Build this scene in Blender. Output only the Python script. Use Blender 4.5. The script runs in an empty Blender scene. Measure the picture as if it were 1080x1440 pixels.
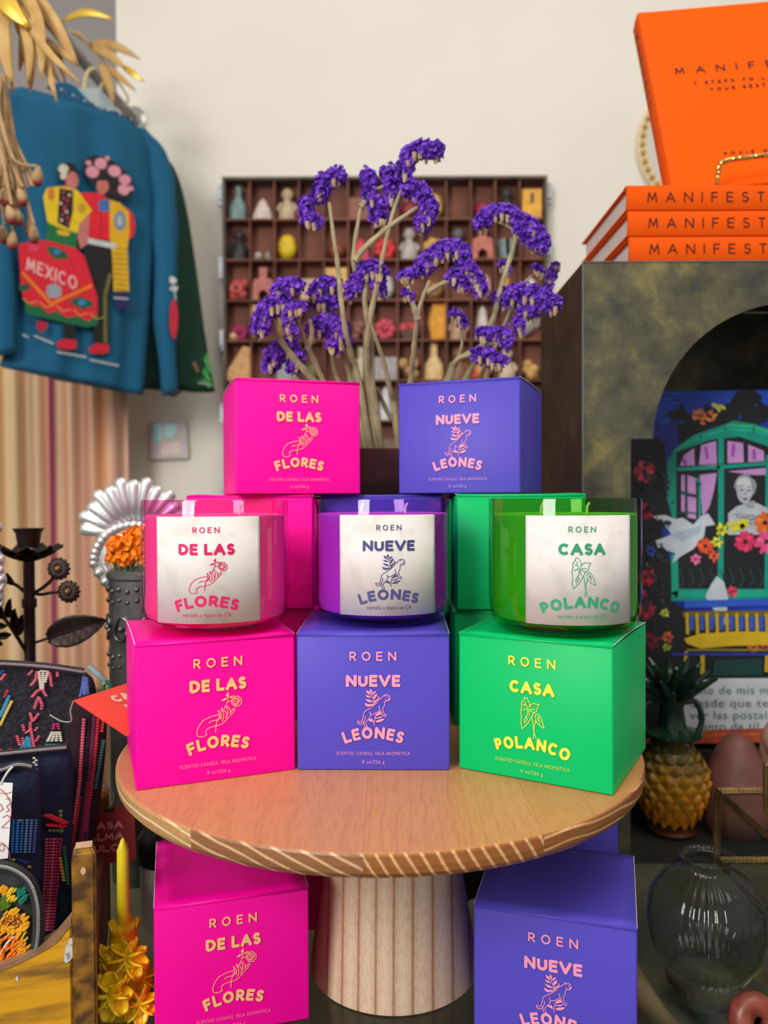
import bpy, bmesh, math, random
from mathutils import Vector, Matrix
from mathutils.geometry import tessellate_polygon
PI = math.pi
R = random.Random(7)
S = bpy.context.scene
C = S.collection

# ------------------------------------------------------------------ camera
F, PITCH, ROLL, CAMZ = 1087.0, -0.0172, -0.0043, 1.10
TAB = CAMZ - 0.351                      # height of the glass table top
cd = bpy.data.cameras.new('camera'); cam = bpy.data.objects.new('camera', cd); C.objects.link(cam)
cd.sensor_fit = 'HORIZONTAL'; cd.sensor_width = 36.0; cd.lens = 36.0*F/1080.0
cam.matrix_world = Matrix.Translation((0, 0, CAMZ)) @ Matrix.Rotation(PI/2+PITCH, 4, 'X') @ Matrix.Rotation(ROLL, 4, 'Z')
cd.clip_start = 0.02; cd.clip_end = 50
cd.dof.use_dof = True; cd.dof.focus_distance = 0.50; cd.dof.aperture_fstop = 9.0
S.camera = cam
# ------------------------------------------------------------------ light
w = bpy.data.worlds.new('world'); S.world = w; w.use_nodes = True
bg = w.node_tree.nodes['Background']; bg.inputs[0].default_value = (1.0, 0.955, 0.90, 1); bg.inputs[1].default_value = 0.43
def area(name, loc, target, sx, sy, power, col):
    l = bpy.data.lights.new(name, 'AREA'); l.shape = 'RECTANGLE'; l.size = sx; l.size_y = sy; l.energy = power; l.color = col
    o = bpy.data.objects.new(name, l); C.objects.link(o); o.location = loc
    o.rotation_euler = (Vector(target)-Vector(loc)).to_track_quat('-Z', 'Y').to_euler(); return o
area('window_light', (-1.15, -1.30, 2.05), (0, .55, .95), 0.75, 1.0, 49, (1.0, .97, .93))
area('shop_light', (.55, .0, 3.0), (.1, 1.1, .9), 1.4, 1.4, 19, (1.0, .93, .82))
S.cycles.transparent_max_bounces = 24
S.view_settings.view_transform = 'Standard'; S.view_settings.look = 'None'
S.view_settings.exposure = 0.0; S.view_settings.gamma = 1.0; S.view_settings.use_curve_mapping = False

# ------------------------------------------------------------------ helpers
def P(px, py, d):
    """photo pixel and distance along the view -> world point"""
    a, b = px-540, py-720; c, s = math.cos(-ROLL), math.sin(-ROLL)
    u, v = a*c-b*s, a*s+b*c
    c, s = math.cos(PITCH), math.sin(PITCH)
    X, Y, Z = u/F, 1.0, -v/F
    y = Y*c-Z*s; z = Y*s+Z*c; k = d/y
    return Vector((X*k, d, CAMZ+z*k))
def lin(c):
    def f(x):
        x /= 255.0
        return x/12.92 if x <= .04045 else ((x+.055)/1.055)**2.4
    return (f(c[0]), f(c[1]), f(c[2]), 1)
MATS = {}
def mat(name, col, rough=.5, metal=0, spec=.5, bump=0, bscale=200, var=0, vscale=20, col2=None, trans=0, emit=None, sheen=0, coat=0, stretch=(1,1,1), fac=(.4,.6)):
    if name in MATS: return MATS[name]
    m = bpy.data.materials.new(name); m.use_nodes = True; n = m.node_tree.nodes; L = m.node_tree.links
    b = n['Principled BSDF']; b.inputs['Base Color'].default_value = lin(col); b.inputs['Roughness'].default_value = rough
    b.inputs['Metallic'].default_value = metal; b.inputs['Specular IOR Level'].default_value = spec
    if coat: b.inputs['Coat Weight'].default_value = coat; b.inputs['Coat Roughness'].default_value = .15
    if sheen: b.inputs['Sheen Weight'].default_value = sheen
    if trans: b.inputs['Subsurface Weight'].default_value = trans; b.inputs['Subsurface Radius'].default_value = (.01, .01, .01)
    if var or bump or col2:
        tc = n.new('ShaderNodeTexCoord'); mp = n.new('ShaderNodeMapping'); mp.inputs['Scale'].default_value = stretch
        L.new(tc.outputs['Object'], mp.inputs[0])
    if var or col2:
        t = n.new('ShaderNodeTexNoise'); t.inputs['Scale'].default_value = vscale; t.inputs['Detail'].default_value = 6
        r = n.new('ShaderNodeValToRGB'); r.color_ramp.elements[0].position = fac[0]; r.color_ramp.elements[1].position = fac[1]
        c1 = lin(col); c2 = lin(col2) if col2 else tuple(max(0, x*(1-var)) for x in c1[:3])+(1,)
        r.color_ramp.elements[0].color = c1; r.color_ramp.elements[1].color = c2
        L.new(mp.outputs[0], t.inputs[0]); L.new(t.outputs[0], r.inputs[0]); L.new(r.outputs[0], b.inputs['Base Color'])
    if bump:
        t = n.new('ShaderNodeTexNoise'); t.inputs['Scale'].default_value = bscale; t.inputs['Detail'].default_value = 3
        bp = n.new('ShaderNodeBump'); bp.inputs['Strength'].default_value = bump; bp.inputs['Distance'].default_value = .001
        L.new(mp.outputs[0], t.inputs[0]); L.new(t.outputs[0], bp.inputs['Height']); L.new(bp.outputs[0], b.inputs['Normal'])
    if emit: b.inputs['Emission Color'].default_value = lin(col); b.inputs['Emission Strength'].default_value = emit
    MATS[name] = m; return m
def glassmat(name, tint, gloss=.05, base=.04):
    """tinted thin glass: tinted transparency plus fresnel reflection"""
    if name in MATS: return MATS[name]
    m = bpy.data.materials.new(name); m.use_nodes = True; n = m.node_tree.nodes; L = m.node_tree.links; n.clear()
    o = n.new('ShaderNodeOutputMaterial'); t = n.new('ShaderNodeBsdfTransparent'); g = n.new('ShaderNodeBsdfGlossy'); mx = n.new('ShaderNodeMixShader')
    lw = n.new('ShaderNodeFresnel'); lw.inputs[0].default_value = 1.5
    t.inputs[0].default_value = tint+(1,); g.inputs['Roughness'].default_value = gloss
    ge = n.new('ShaderNodeNewGeometry'); mu = n.new('ShaderNodeMath'); mu.operation = 'MULTIPLY'; iv = n.new('ShaderNodeMath'); iv.operation = 'SUBTRACT'; iv.inputs[0].default_value = 1
    L.new(ge.outputs['Backfacing'], iv.inputs[1]); L.new(lw.outputs[0], mu.inputs[0]); L.new(iv.outputs[0], mu.inputs[1]); L.new(mu.outputs[0], mx.inputs[0])
    L.new(t.outputs[0], mx.inputs[1]); L.new(g.outputs[0], mx.inputs[2]); L.new(mx.outputs[0], o.inputs[0])
    MATS[name] = m; return m

class MB:
    def __init__(s): s.v = []; s.f = []; s.m = []
    def add(s, vs, fs, mi=0):
        o = len(s.v); s.v += [Vector(v) for v in vs]; s.f += [tuple(i+o for i in f) for f in fs]; s.m += [mi]*len(fs); return s
    def box(s, c, d, M=None, mi=0):
        x, y, z = d[0]/2, d[1]/2, d[2]/2
        vs = [Vector((i*x, j*y, k*z)) for i in (-1, 1) for j in (-1, 1) for k in (-1, 1)]
        vs = [(M @ v if M else v)+Vector(c) for v in vs]
        return s.add(vs, [(0,1,3,2),(4,6,7,5),(0,4,5,1),(2,3,7,6),(0,2,6,4),(1,5,7,3)], mi)
    def lathe(s, prof, n=32, c=(0,0,0), mi=0, rib=0, nr=0, M=None):
        vs = []; fs = []
        for (r, z) in prof:
            for k in range(n):
                a = 2*PI*k/n; rr = r*(1+rib*math.cos(nr*a))
                v = Vector((rr*math.cos(a), rr*math.sin(a), z)); vs.append((M @ v if M else v)+Vector(c))
        for i in range(len(prof)-1):
            for k in range(n):
                k2 = (k+1) % n; fs.append((i*n+k, i*n+k2, (i+1)*n+k2, (i+1)*n+k))
        s.add(vs, fs, mi); o = len(s.v)-len(vs)
        if prof[0][0] > 1e-6: s.f.append(tuple(o+k for k in reversed(range(n)))); s.m.append(mi)
        if prof[-1][0] > 1e-6: s.f.append(tuple(o+(len(prof)-1)*n+k for k in range(n))); s.m.append(mi)
        return s
    def tube(s, pts, r, n=8, mi=0, cap=True):
        pts = [Vector(p) for p in pts]; m = len(pts); vs = []; fs = []
        rs = r if isinstance(r, (list, tuple)) else [r]*m
        up = Vector((0, 0, 1)); pn = None
        for i, p in enumerate(pts):
            t = (pts[min(i+1, m-1)]-pts[max(i-1, 0)]); t = t.normalized() if t.length > 1e-9 else Vector((0, 0, 1))
            if pn is None:
                a = up if abs(t.z) < .9 else Vector((1, 0, 0)); nn = t.cross(a).normalized()
            else:
                nn = pn-t*pn.dot(t); nn = nn.normalized() if nn.length > 1e-6 else pn
            pn = nn; bb = t.cross(nn)
            for k in range(n):
                a = 2*PI*k/n; vs.append(p+(nn*math.cos(a)+bb*math.sin(a))*rs[i])
        for i in range(m-1):
            for k in range(n):
                k2 = (k+1) % n; fs.append((i*n+k, i*n+k2, (i+1)*n+k2, (i+1)*n+k))
        if cap: fs += [tuple(reversed(range(n))), tuple((m-1)*n+k for k in range(n))]
        return s.add(vs, fs, mi)
    def ball(s, c, r, n=8, mi=0, sc=(1,1,1), M=None, jit=0):
        vs = []; fs = []; h = max(3, n//2+1)
        for i in range(h+1):
            th = PI*i/h
            for k in range(n):
                a = 2*PI*k/n; q = r*(1+jit*(R.random()-.5))
                v = Vector((q*sc[0]*math.sin(th)*math.cos(a), q*sc[1]*math.sin(th)*math.sin(a), -q*sc[2]*math.cos(th)))
                vs.append((M @ v if M else v)+Vector(c))
        for i in range(h):
            for k in range(n):
                k2 = (k+1) % n; fs.append((i*n+k, i*n+k2, (i+1)*n+k2, (i+1)*n+k))
        return s.add(vs, fs, mi)
    def rings(s, rr, mi=0, cap=True):
        n = len(rr[0]); vs = [v for r in rr for v in r]; fs = []
        for i in range(len(rr)-1):
            for k in range(n):
                k2 = (k+1) % n; fs.append((i*n+k, i*n+k2, (i+1)*n+k2, (i+1)*n+k))
        if cap: fs += [tuple(reversed(range(n))), tuple((len(rr)-1)*n+k for k in range(n))]
        return s.add(vs, fs, mi)
    def slab(s, poly, f, th, mi=0):
        """polygon in 2D, mapped by f(u,v,h), thickness th"""
        n = len(poly); tr = tessellate_polygon([[Vector((p[0], p[1], 0)) for p in poly]])
        vs = [f(p[0], p[1], 0) for p in poly]+[f(p[0], p[1], th) for p in poly]
        fs = [tuple(t) for t in tr]+[tuple(n+i for i in reversed(t)) for t in tr]+[(k, (k+1) % n, n+(k+1) % n, n+k) for k in range(n)]
        return s.add(vs, fs, mi)
    def sheet(s, fn, nu, nv, mi=0):
        vs = [fn(i/nu, j/nv) for j in range(nv+1) for i in range(nu+1)]
        fs = [(j*(nu+1)+i, j*(nu+1)+i+1, (j+1)*(nu+1)+i+1, (j+1)*(nu+1)+i) for j in range(nv) for i in range(nu)]
        return s.add(vs, fs, mi)
    def build(s, name, mats, parent=None, world=True, smooth=False, bevel=0, solid=0, clean=True):
        me = bpy.data.meshes.new(name); V = s.v
        if parent is not None and world:
            top = parent
            while top.parent: top = top.parent
            M = (Matrix.Translation(top.location) @ top.rotation_euler.to_matrix().to_4x4()).inverted()
            V = [M @ v for v in V]
        me.from_pydata(V, [], s.f)
        ms = mats if isinstance(mats, (list, tuple)) else [mats]
        for m in ms: me.materials.append(m)
        if len(ms) > 1: me.polygons.foreach_set('material_index', s.m)
        bm = bmesh.new(); bm.from_mesh(me)
        if not getattr(s, 'ink', 0):
            if clean: bmesh.ops.remove_doubles(bm, verts=bm.verts, dist=1e-6)
            bmesh.ops.recalc_face_normals(bm, faces=bm.faces)
        if bevel: bmesh.ops.bevel(bm, geom=[e for e in bm.edges if len(e.link_faces) == 2 and e.calc_face_angle(0) > .5], offset=bevel, segments=2, affect='EDGES', clamp_overlap=True)
        bm.to_mesh(me); bm.free()
        if smooth:
            me.polygons.foreach_set('use_smooth', [True]*len(me.polygons))
            if smooth != 'all': me.set_sharp_from_angle(angle=math.radians(38))
        o = bpy.data.objects.new(name, me); C.objects.link(o)
        if parent is not None: o.parent = parent
        if solid:
            md = o.modifiers.new('thick', 'SOLIDIFY'); md.thickness = solid; md.offset = 0
        return o
def tag(o, label, cat, group=None, kind=None):
    o['label'] = label; o['category'] = cat
    if group: o['group'] = group
    if kind: o['kind'] = kind
    return o
def thing(name, label, cat, loc=(0,0,0), rz=0, group=None):
    o = bpy.data.objects.new(name, None); C.objects.link(o); o.location = loc; o.rotation_euler = (0, 0, rz); o.empty_display_size = .01
    return tag(o, label, cat, group)
def lab(o, l): o['label'] = l; return o
def arc(cx, cy, rx, ry, a0, a1, n=10):
    return [(cx+rx*math.cos(math.radians(a0+(a1-a0)*i/n)), cy+ry*math.sin(math.radians(a0+(a1-a0)*i/n))) for i in range(n+1)]
def smoothp(pts, k=4):
    pts = [Vector(p) for p in pts]; out = []
    for i in range(len(pts)-1):
        p0 = pts[max(i-1, 0)]; p1 = pts[i]; p2 = pts[i+1]; p3 = pts[min(i+2, len(pts)-1)]
        for j in range(k):
            t = j/k; out.append(.5*((2*p1)+(p2-p0)*t+(2*p0-5*p1+4*p2-p3)*t*t+(3*p1-p0-3*p2+p3)*t**3))
    out.append(pts[-1]); return out

# ------------------------------------------------------------------ lettering
FONT = {
 'A': (.96, [[(0,0),(.5,1),(1,0)], [(.2,.33),(.8,.33)]]), 'B': (.6, [[(0,0),(0,1),(.5,1)]+arc(.5,.76,.4,.24,90,-90,6)+[(0,.52)], [(.5,.52)]+arc(.5,.26,.5,.26,90,-90,6)+[(0,0)]]),
 'C': (.86, [arc(.55,.5,.55,.5,45,315,16)]), 'D': (.88, [[(0,0),(0,1),(.3,1)]+arc(.3,.5,.7,.5,90,-90,12)+[(0,0)]]),
 'E': (.68, [[(1,1),(0,1),(0,0),(1,0)], [(0,.52),(.88,.52)]]), 'F': (.64, [[(1,1),(0,1),(0,0)], [(0,.5),(.85,.5)]]),
 'G': (.9, [arc(.55,.5,.55,.5,45,330,16)+[(1,.45),(.6,.45)]]), 'H': (.74, [[(0,0),(0,1)], [(1,0),(1,1)], [(0,.5),(1,.5)]]), 'I': (.0, [[(0,0),(0,1)]]),
 'L': (.68, [[(0,1),(0,0),(1,0)]]), 'M': (.96, [[(0,0),(.12,1),(.5,.2),(.88,1),(1,0)]]), 'N': (.88, [[(0,0),(0,1),(1,0),(1,1)]]),
 'O': (.95, [arc(.5,.5,.5,.5,0,360,22)]), 'P': (.68, [[(0,0),(0,1),(.5,1)]+arc(.55,.72,.45,.28,90,-90,8)+[(0,.44)]]),
 'R': (.72, [[(0,0),(0,1),(.5,1)]+arc(.52,.72,.45,.28,90,-90,8)+[(0,.44)], [(.45,.44),(1,0)]]),
 'S': (.68, [arc(.5,.755,.45,.245,25,270,12)+arc(.5,.255,.5,.255,90,-155,12)[1:]]), 'T': (.7, [[(0,1),(1,1)], [(.5,1),(.5,0)]]),
 'U': (.8, [[(0,1),(0,.4)]+arc(.5,.38,.5,.38,180,360,10)+[(1,1)]]), 'V': (.96, [[(0,1),(.5,0),(1,1)]]), 'W': (1.2, [[(0,1),(.27,0),(.5,.9),(.73,0),(1,1)]]),
 'X': (.8, [[(0,0),(1,1)], [(0,1),(1,0)]]), 'Y': (.8, [[(0,1),(.5,.45),(1,1)], [(.5,.45),(.5,0)]]), 'K': (.7, [[(0,0),(0,1)], [(1,1),(0,.42)], [(.25,.58),(1,0)]]), '7': (.6, [[(0,1),(1,1),(.35,0)]]), ' ': (.32, [])}
class Ink:
    def __init__(s): s.v = []; s.f = []; s.h = 0
    def lift(s): s.h += 4e-7 if s.h < 2e-4 else 0; return s.h
    def fill(s, poly):
        o = len(s.v); h = s.lift(); s.v += [(p[0], p[1], h) for p in poly]
        for t in tessellate_polygon([[Vector((p[0], p[1], 0)) for p in poly]]): s.f.append(tuple(o+i for i in t))
    def stroke(s, pts, w, close=False, joins=True):
        if close: pts = list(pts)+[pts[0]]
        h = w/2
        for a, b in zip(pts[:-1], pts[1:]):
            dx, dy = b[0]-a[0], b[1]-a[1]; L = math.hypot(dx, dy)
            if L < 1e-9: continue
            nx, ny = -dy/L*h, dx/L*h; o = len(s.v); z = s.lift()
            s.v += [(a[0]+nx, a[1]+ny, z), (a[0]-nx, a[1]-ny, z), (b[0]-nx, b[1]-ny, z), (b[0]+nx, b[1]+ny, z)]; s.f.append((o, o+1, o+2, o+3))
        if joins:
            for p in pts[1:-1]: s.fill([(p[0]+h*math.cos(k*PI/4), p[1]+h*math.sin(k*PI/4)) for k in range(8)])
    def caps(s, txt, cx, cy, cap, wt, width=None, sp=.2, arch=0):
        """capitals centred at cx, baseline cy; arch = curve radius in the same unit (0 straight)"""
        lay = []; x = 0; k = 1
        if width and sp < .15:
            g_ = (sp*cap)*(len(txt)-1); k = (width-g_)/sum(FONT[c][0]*cap if c != 'I' else wt for c in txt)
        for ch in txt:
            W, ls = FONT[ch]; W = W*cap*k if ch not in 'I' else wt
            lay.append((x, W, ls)); x += W+sp*cap
        tot = x-sp*cap; k = 1
        if width and len(txt) > 1:
            extra = (width-tot)/(len(txt)-1); lay = [(a+i*extra, W, ls) for i, (a, W, ls) in enumerate(lay)]; tot = width
        for (x0, W, ls) in lay:
            mid = x0+W/2-tot/2
            for pl in ls:
                q = [(-W/2+wt/2+p[0]*(W-wt), wt/2+p[1]*(cap-wt)) for p in pl]
                if arch:
                    a = mid/arch; r = abs(arch)
                    q = [(cx+(arch+py)*math.sin(a)+px*math.cos(a), cy-arch+(arch+py)*math.cos(a)-px*math.sin(a)) for px, py in q]
                else: q = [(cx+mid+px, cy+py) for px, py in q]
                if math.hypot(q[0][0]-q[-1][0], q[0][1]-q[-1][1]) > wt*.6:      # square ends
                    for i0, i1 in ((0, 1), (-1, -2)):
                        ex, ey = q[i0][0]-q[i1][0], q[i0][1]-q[i1][1]; el = math.hypot(ex, ey) or 1; kk = wt*.48 if len(pl) < 8 else wt*.15
                        q[i0] = (q[i0][0]+ex/el*kk, q[i0][1]+ey/el*kk)
                s.stroke(q, wt)
    def text(s, txt, cx, cy, cap, width=None, bold=0, shear=0):
        vs, fs = tmesh(txt, bold, shear); xs = [v[0] for v in vs]; k = cap/CAPH
        if not vs: return
        x0, x1 = min(xs), max(xs); kx = (width/(x1-x0)) if width else k; o = len(s.v)
        s.v += [(cx+(v[0]-(x0+x1)/2)*kx, cy+v[1]*k, 0) for v in vs]; s.f += [tuple(i+o for i in f) for f in fs]
    def mesh(s, f):
        m = MB(); m.v = [f(*p) for p in s.v]; m.f = list(s.f); m.m = [0]*len(s.f); m.ink = True; return m
TC = {}
def tmesh(txt, bold=0, shear=0):
    k = (txt, bold, shear)
    if k in TC: return TC[k]
    cu = bpy.data.curves.new('t', 'FONT'); cu.body = txt; cu.size = 1; cu.offset = bold; cu.shear = shear; cu.resolution_u = 3; cu.space_character = 1.08
    o = bpy.data.objects.new('t', cu); C.objects.link(o); dg = bpy.context.evaluated_depsgraph_get(); e = o.evaluated_get(dg); me = e.to_mesh()
    r = ([(v.co.x, v.co.y) for v in me.vertices], [tuple(p.vertices) for p in me.polygons]); e.to_mesh_clear()
    bpy.data.objects.remove(o); bpy.data.curves.remove(cu); TC[k] = r; return r
CAPH = max(v[1] for v in tmesh('H')[0])

# emblem drawings: strokes and fills in photo-traced units, fitted into a box
HAND_S = [[(530,530),(400,560),(250,630),(180,720),(145,800),(135,870),(150,905),(210,920),(270,905),(305,885),(290,850),(290,820),(320,780),(380,750),(450,738),(530,715),(580,690),(640,630),(710,550),(770,490),(800,440),(790,425),(770,430),(715,500)],
 [(550,610),(560,530),(530,480),(508,462),(505,485),(530,530)],[(570,650),(592,600),(600,540),(590,480),(570,420),(555,435),(580,480)],[(600,440),(640,500),(655,550),(630,600)],
 [(630,590),(672,520),(668,450),(640,400)],[(650,380),(690,410),(720,460),(710,520)],[(340,680),(380,650),(440,635),(500,630),(540,600),(530,540)],
 [(455,845),(465,720),(490,620),(530,550)],[(600,445),(640,370),(670,290),(670,240)],[(670,310),(740,295)],
 [(825+85*math.cos(a*PI/8)*(1+.08*(a % 2)), 300+88*math.sin(a*PI/8)*(1+.08*(a % 2))) for a in range(17)],[(805+45*math.cos(a*PI/5), 300+48*math.sin(a*PI/5)) for a in range(11)],
 [(850,240),(880,290),(850,340)],[(770,260),(800,235),(840,260)],[(770,340),(810,365),(850,350)]]
HAND_F = [[(670,240),(640,190),(680,140),(695,190)],[(680,240),(720,210),(775,200),(730,240)],[(665,240),(620,245),(550,295),(620,290)],[(790,290),(805,280),(820,300),(805,320)]]
LION_S = [[(795,260),(785,225),(740,205),(690,215),(660,255),(600,295),(570,340),(520,390),(450,440),(380,480),(345,520),(335,600),(315,660),(280,680),(250,650),(240,670),(255,700),(290,715),(325,700),(345,660),(350,700),(360,750),(400,765),(405,740),(380,710),(385,670),(420,630),(460,580),(465,530),(445,495)],
 [(470,545),(530,530),(615,475)],[(610,395),(610,440),(640,490),(660,545),(690,570),(720,575),(725,545),(695,535),(680,500),(670,440),(700,390),(705,320),(750,310),(785,300),(795,260)],
 [(715,280),(740,300)],[(370,565),(375,610),(350,660)],[(475,200),(520,300),(520,370)],[(530,730),(520,680),(545,560)],[(700,225),(720,235),(715,215)]]
LION_F = [[(490,200),(450,150),(465,100),(495,150)],[(470,215),(410,185),(385,125),(445,155)],[(485,250),(420,255),(370,215),(430,220)],[(510,330),(430,330),(370,280),(440,290),(500,315)],
 [(520,380),(430,410),(375,390),(368,345),(430,370),(500,360)],[(490,215),(510,160),(560,145),(540,180)],[(510,290),(520,220),(575,180),(570,230),(540,270)],[(520,370),(530,310),(590,270),(600,215),(612,270),(570,310)],
 [(480,610),(440,620),(420,640),(470,665),(520,665)],[(540,660),(600,630),(705,605),(680,640),(630,670),(560,675)],[(550,615),(545,600),(600,590),(670,560),(640,600)],[(540,575),(560,530),(620,490),(650,530),(600,555)],[(745,245),(765,240),(765,258),(750,262)],[(765,275),(790,262),(785,295),(765,298)]]
PLANT_S = [[(345,630),(325,540),(335,450),(320,370),(340,290),(335,230),(375,190),(380,150),(425,165),(440,200),(465,240),(460,310)],
 [(460,310),(475,265),(520,245),(610,265),(580,320),(570,370),(520,400),(495,450),(440,540),(390,590),(345,630)],[(440,330),(400,260),(395,210)],[(400,270),(360,255)],[(435,335),(385,330),(355,355)],
 [(440,340),(520,330),(545,350)],[(460,350),(530,390)],[(445,350),(460,440)],[(430,350),(425,420),(370,520)],[(400,440),(430,480),(385,550)],
 [(550,470),(550,420),(590,405),(630,450),(660,520),(690,620),(650,600),(590,550),(550,490)],[(580,440),(600,500),(630,540)],[(600,450),(615,500)],[(500,450),(520,600),(535,690),(565,775)],[(560,490),(535,600),(530,690),(520,780)]]
EMB = {'hand': (HAND_S, HAND_F, -.10, (120, 140, 920, 925)), 'lion': (LION_S, LION_F, 0, (235, 95, 800, 770)), 'plant': (PLANT_S, [], .13, (310, 145, 695, 785))}
def emblem(ink, kind, cx, cy, h, wt):
    ss, ff, sh, (x0, y0, x1, y1) = EMB[kind]; mx, my = (x0+x1)/2, (y0+y1)/2
    k = h/(y1-y0)
    f = lambda p: (cx+(p[0]-mx)*k, cy-((p[1]-sh*(p[0]-mx))-my)*k)
    for q in ss: ink.stroke([f(p) for p in q], wt)
    for q in ff: ink.fill([f(p) for p in q])

# ------------------------------------------------------------------ setting
YW = 1.80                                # back wall
cream = mat('cream_paint', (234, 230, 220), .75, bump=.12, bscale=60, var=.03, vscale=3)
def struct(o): o['kind'] = 'structure'; return o
xc = P(163, 0, YW).x
m = MB(); m.box(((xc+2.6)/2, YW+.06, 1.9), (2.6-xc, .12, 3.8)); struct(m.build('wall_back', cream))
m = MB(); m.box((-1.2, 3.06, 1.9), (3.4, .12, 3.8)); struct(m.build('wall_rear', mat('grey_paint', (196, 192, 190), .8, var=.05, vscale=2)))
m = MB(); m.box((-2.3, 1.25, 1.9), (.12, 3.7, 3.8)); struct(m.build('wall_left', mat('grey_paint', (196, 192, 190))))
m = MB(); m.box((-.1, .9, -.03), (5.4, 4.6, .06)); struct(m.build('floor', mat('concrete_floor', (120, 112, 104), .6, var=.2, vscale=4)))

# ------------------------------------------------------------------ candle boxes
BW, BH = .100, .0905
ST = CAMZ-.178                            # stand top
def boxcol(name, c, c2): return mat(name, c, .42, spec=.16, bump=.03, bscale=900)
BOXM = {'pink': boxcol('pink_card', (248, 4, 156), 0), 'purple': boxcol('purple_card', (84, 74, 190), 0), 'green': boxcol('green_card', (0, 190, 104), 0)}
INKM = {'pink': mat('cream_orange_ink', (255, 200, 130), .5), 'purple': mat('pale_pink_ink', (255, 160, 190), .5), 'green': mat('yellow_ink', (250, 236, 70), .5)}
edge_m = mat('raw_paper_edge', (225, 215, 225), .7)
WORDS = {'pink': ('DE LAS', 'FLORES', 'hand', 35.5, 37, 28.5), 'purple': ('NUEVE', 'LEONES', 'lion', 35.5, 38, 26), 'green': ('CASA', 'POLANCO', 'plant', 29, 47, 26.5)}
def candle_box(kind, x, y, z, a, label, printed=True, side=None, group=None):
    o = thing('candle_box', label, 'box', (x, y, z), a, group)
    M = BOXM[kind]; w_, h_ = BW, BH
    b = MB()
    rr = .0012                              # carton walls with softly rounded vertical folds
    ring = []
    for (cx, cy, a0) in ((w_/2-rr, rr, -90), (w_/2-rr, w_-rr, 0), (-w_/2+rr, w_-rr, 90), (-w_/2+rr, rr, 180)):
        for q in range(4): ring.append((cx+rr*math.cos(math.radians(a0+30*q)), cy+rr*math.sin(math.radians(a0+30*q))))
    prof = [(0, .0009), (.0008, 0), (h_-.0022, 0), (h_-.0016, .0004)]
    rs = []
    for (z_, ins) in prof: rs.append([Vector((px*(1-2*ins/w_), w_/2+(py-w_/2)*(1-2*ins/w_), z_)) for px, py in ring])
    b.rings(rs); b.build('body', M, o, world=False, smooth=True)
    l = MB()                                # lid panel, folded over the front and very slightly bowed
    def lf(u, v): return Vector(((u-.5)*(w_-.0006), .0003+v*(w_-.0006), h_-.0006+.0011*math.sin(PI*v)*abs(2*u-1)**2))
    l.sheet(lf, 8, 10)
    l.sheet(lambda u, v: Vector(((u-.5)*(w_-.0006), -.0002+.0005*v*v, h_-.0022+.0016*v)), 2, 3)
    l.build('lid', M, o, world=False, smooth=True, solid=.0006)
    for s_ in (-1, 1):
        e = MB(); pts = [Vector((s_*(w_/2-.0002), .0006+v/10*(w_-.0012), h_-.0006+.0011*math.sin(PI*v/10))) for v in range(11)]
        e.tube(pts, .00032, 4)
        lab(e.build('paper_edge', edge_m, o, world=False), 'thin pale cut edge of the card')
    fx = lambda u, v, h: Vector((u/1000, -.0009-h, v/1000))
    t1, t2, em, w1, w2, eh = WORDS[kind]
    if printed:
        I = INKM[kind]
        k = Ink(); k.caps('ROEN', 0, 72.2, 6.0, 1.0, width=30.5); k.mesh(fx).build('brand_lettering', I, o, world=False)
        k = Ink(); k.caps(t1, 0, 57.0 if kind == 'pink' else 55.2, 7.8, 1.95, width=w1, sp=.11); k.mesh(fx).build('title_lettering', I, o, world=False)
        k = Ink(); emblem(k, em, .4, {'pink': 42.0, 'purple': 41.3, 'green': 40.4}[kind], eh, .38 if kind != 'purple' else .42); k.mesh(fx).build('emblem', I, o, world=False)
        k = Ink(); k.caps(t2, 0, 21.2 if kind != 'green' else 20.4, 7.7, 1.85, width=w2, sp=.11, arch=50 if kind != 'green' else 66); k.mesh(fx).build('title_lettering', I, o, world=False)
        k = Ink(); k.text('SCENTED CANDLE, VELA AROMÁTICA', 0, 10.4, 2.1, width=48); k.text('8 oz/226 g', 0, 4.9, 2.1, width=14.5); k.mesh(fx).build('fine_print', mat('faded_'+kind+'_ink', {'pink': (252, 130, 170), 'purple': (216, 150, 215), 'green': (190, 226, 90)}[kind], .5), o, world=False)
    if side:
        s_ = 1 if side == 'right' else -1
        k = Ink(); k.text('MADE IN', 0, 50, 1.7, width=7); k.text('POLANCO', 0, 43, 1.7, width=10) if kind == 'green' else k.text('LEONES', 0, 43, 1.7, width=9)
        k.mesh(lambda u, v, h: Vector((s_*(w_/2+.0005+h), w_/2+s_*u/1000, v/1000))).build('fine_print', mat('dim_'+kind+'_ink', {'pink': (252, 130, 170), 'purple': (150, 90, 170), 'green': (140, 190, 70)}[kind], .5), o, world=False)
    return o
G = 'candle boxes printed with a drawing'
candle_box('pink', -.1055, .4872, ST, .372, 'bright pink candle box printed DE LAS FLORES, on the wooden stand under the pink candle', side=None)
candle_box('purple', -.0076, .5036, ST, -.021, 'violet blue candle box printed NUEVE LEONES, on the wooden stand under the purple candle')
candle_box('green', .0923, .4823, ST, -.5115, 'green candle box printed CASA POLANCO, on the wooden stand under the green candle', side='right')
candle_box('pink', -.1001, .5027, TAB, .2688, 'pink candle box standing on the glass table, left of the stand foot')
candle_box('purple', .1044, .4779, TAB, -.2925, 'violet blue candle box standing on the glass table, right of the stand foot', side='right')
candle_box('pink', -.0668, .6121, ST+2*BH+.001, .2951, 'topmost pink candle box, highest on the left, in front of the dried flowers')
candle_box('purple', .0590, .6172, ST+2*BH+.001, -.365, 'topmost violet blue candle box, highest on the right, in front of the dried flowers', side='right')
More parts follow.
